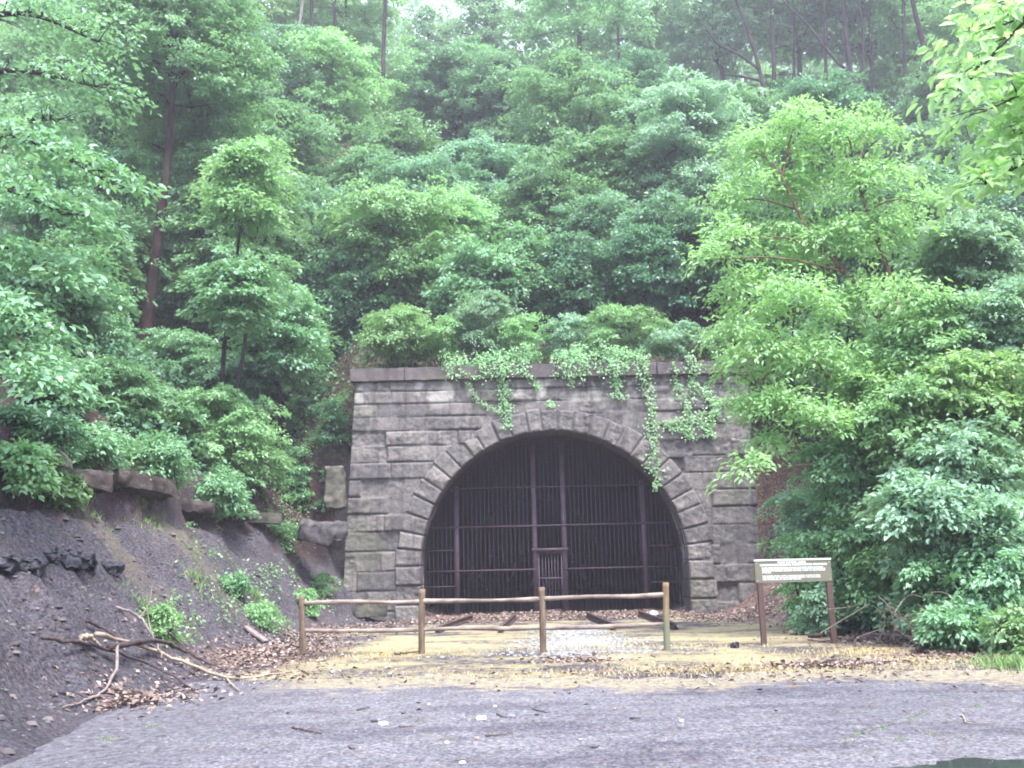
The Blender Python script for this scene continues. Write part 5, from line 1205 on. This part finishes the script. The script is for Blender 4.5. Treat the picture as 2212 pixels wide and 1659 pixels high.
for lab, pts in (('pale slim stem rising into the layered maple at the right edge, left one', [(2190, 1310), (2175, 1250), (2160, 1160)]), ('pale slim stem rising into the layered maple at the right edge, right one', [(2215, 1260), (2195, 1210), (2182, 1150)])):
    P = [at(a, b, 16.4) for a, b in pts]; P = [np.array([P[0][0] + .15, P[0][1], tz(P[0][0], P[0][1])])] + P; mb = MB(); addtube(mb, curve(P, 14), np.linspace(.03, .015, 14), k=7)
    tag(mb.build('sapling_stem', BARKL, smooth=True, origin=P[0]), lab, 'sapling', 'pale sapling stems at the right edge')
# plank
p0, p1 = hit(530, 1360), hit(575, 1392); c = (p0 + p1) / 2; d = p1 - p0; L = np.linalg.norm(d)
v, f = boxgrid(-L / 2, L / 2, -.09, .09, -.02, .02, .08, .006, 3, 3); mb = MB(); mb.add(v, f); o = mb.build('plank', M_GREYW); o.location = c + [0, 0, .06]
o.rotation_euler = Vector(d).to_track_quat('X', 'Z').to_euler(); tag(o, 'grey weathered plank lying down the toe of the left bank', 'plank')
# white plastic bottle / stone by the right rail
p = hit(1412, 1333); rock('white_stone', 'bright white lump lying beside the right track rail', tuple(p + [0, 0, .08]), (.26, .2, .2), .3, M_WHITE, 61, 'stone', rnd=.8, amp=.06)
p = hit(1432, 1334); rock('rock', 'dark stone beside the white lump at the right track rail', tuple(p + [0, 0, .04]), (.4, .2, .12), .3, M_COAL, 62, 'rock', rnd=.5)
p = hit(1588, 1400); rock('clinker_lump', 'dark clinker lump on the yellow ground left of the sign', tuple(p + [0, 0, .04]), (.14, .11, .10), .3, M_COAL, 63, 'rock', rnd=.5, amp=.3)

# ------------------------------------------------------------------ stones and twigs on the road
D2 = lambda zx, zy: ((700 + zx * .4973) * .8534, (1480 + zy * .4973) * .8534)
STN = [(1043, 697, .10, M_WHITE, 'biggest white stone in the middle of the road'), (543, 718, .09, M_WHITE, 'flat white stone beside dark chips, left of the biggest white stone'), (1113, 628, .04, M_WHITE, 'small cream stone up the road from the biggest white stone'),
       (867, 812, .05, M_WHITE, 'small white stone below left of the biggest white stone'), (1020, 792, .05, M_TAN, 'small yellowish chip directly below the biggest white stone'), (1330, 438, .06, M_GREYST, 'grey stone at the far edge of the road below the third fence post'),
       (2062, 706, .05, M_WHITE, 'small white stone on the right half of the road'), (1720, 640, .04, M_TAN, 'small tan chip on the road below the right fence post'), (1195, 686, .08, M_GREYST, 'pale grey stone just right of the biggest white stone'),
       (775, 612, .04, M_WHITE, 'tiny white stone beside a dark chip up the road on the left'), (945, 925, .05, M_WHITE, 'white chip at the bottom edge of the photo'), (1548, 802, .05, M_GREYST, 'grey chip low on the right half of the road'),
       (1000, 511, .07, M_COAL, 'dark chip at the middle of the far road edge'), (722, 611, .05, M_COAL, 'dark chip touching the tiny white stone up the road'), (497, 709, .07, M_COAL, 'dark chip at the left end of the flat white stone'),
       (1325, 672, .05, M_COAL, 'dark chip under the forked twig on the road')]
for i, (zx, zy, s, mt, lab) in enumerate(STN):
    p = hit(*D2(zx, zy)); rock('stone', lab, (p[0], p[1], .006 + s * .12), (s, s * .8, s * .45), i * .7, mt, 70 + i, 'stone', 'loose stones on the road', rnd=.6, amp=.12)
TW = [([(80, 738), (150, 755), (228, 768)], 'dark twig at the lower left of the road'), ([(365, 838), (385, 846), (402, 852)], 'short stubby twig near the bottom left of the road'),
      ([(410, 650), (440, 640), (475, 632)], 'thin twig up the road on the left'), ([(1120, 672), (1150, 680), (1175, 686)], 'short twig right of the biggest white stone'),
      ([(1300, 645), (1350, 655), (1392, 660)], 'forked twig right of the middle of the road'), ([(1060, 778), (1130, 776), (1205, 772)], 'long thin twig below the biggest white stone'),
      ([(1600, 842), (1625, 838), (1645, 836)], 'short twig low on the right half of the road'), ([(1800, 694), (1830, 692), (1855, 688)], 'thin twig right of the middle of the road, level with the biggest stone'),
      ([(625, 738), (650, 740), (690, 738)], 'faint twig just below the flat white stone'), ([(1460, 548), (1480, 547), (1500, 547)], 'short dark twig up the road below the third fence post'),
      ([(1090, 433), (1150, 436), (1210, 436)], 'thin twig at the far road edge on the yellow ground'), ([(635, 668), (648, 664), (655, 658)], 'tiny bent twig left of the middle of the road')]
def q2(zx, zy): return D2(zx, zy)
for i, (pts, lab) in enumerate(TW):
    branch(lab, [q2(*p) + (.018,) for p in pts], .008 if i else .010, M_TWIG, 'twig', group='sticks and twigs on the ground', cat='twig',
           twigs=[[q2(*pts[1]) + (.018,), (q2(*pts[1])[0] + 14, q2(*pts[1])[1] - 6, .02)]] if i in (0, 4) else ())
branch('pale forked twig on the right half of the road', [(2075, 1550, .02), (2083, 1556, .02), (2086, 1566, .02)], .010, M_TAN, 'twig', group='sticks and twigs on the ground', cat='twig', twigs=[((2086, 1566, .02), (2115, 1570, .02), (2140, 1566, .02))])
# weed stalks by the fence
for (px, lab) in ((785, 'dry brown weed stalks left of the second fence post'), ):
    pass

# ------------------------------------------------------------------ haze: humid air out to the wooded ridge, also imitating the lens veil
HAZE = 0.0014
mh = bpy.data.materials.new('haze'); mh.use_nodes = True; mh.node_tree.nodes.clear(); th_ = NT(mh)
pv = th_.n('VolumePrincipled', {'Color': (.92, .90, 1.0, 1), 'Density': HAZE, 'Anisotropy': .2}); om = th_.n('OutputMaterial'); mh.node_tree.links.new(pv.outputs[0], om.inputs['Volume'])
mb = MB(); zlo = min(float(ground.data.vertices[i].co.z) for i in range(0, len(ground.data.vertices), 7)) - 4
plainbox(mb, -210, 220, -110, 270, zlo - 1, 75); hz = mb.build('haze', mh); tag(hz, kind='stuff')
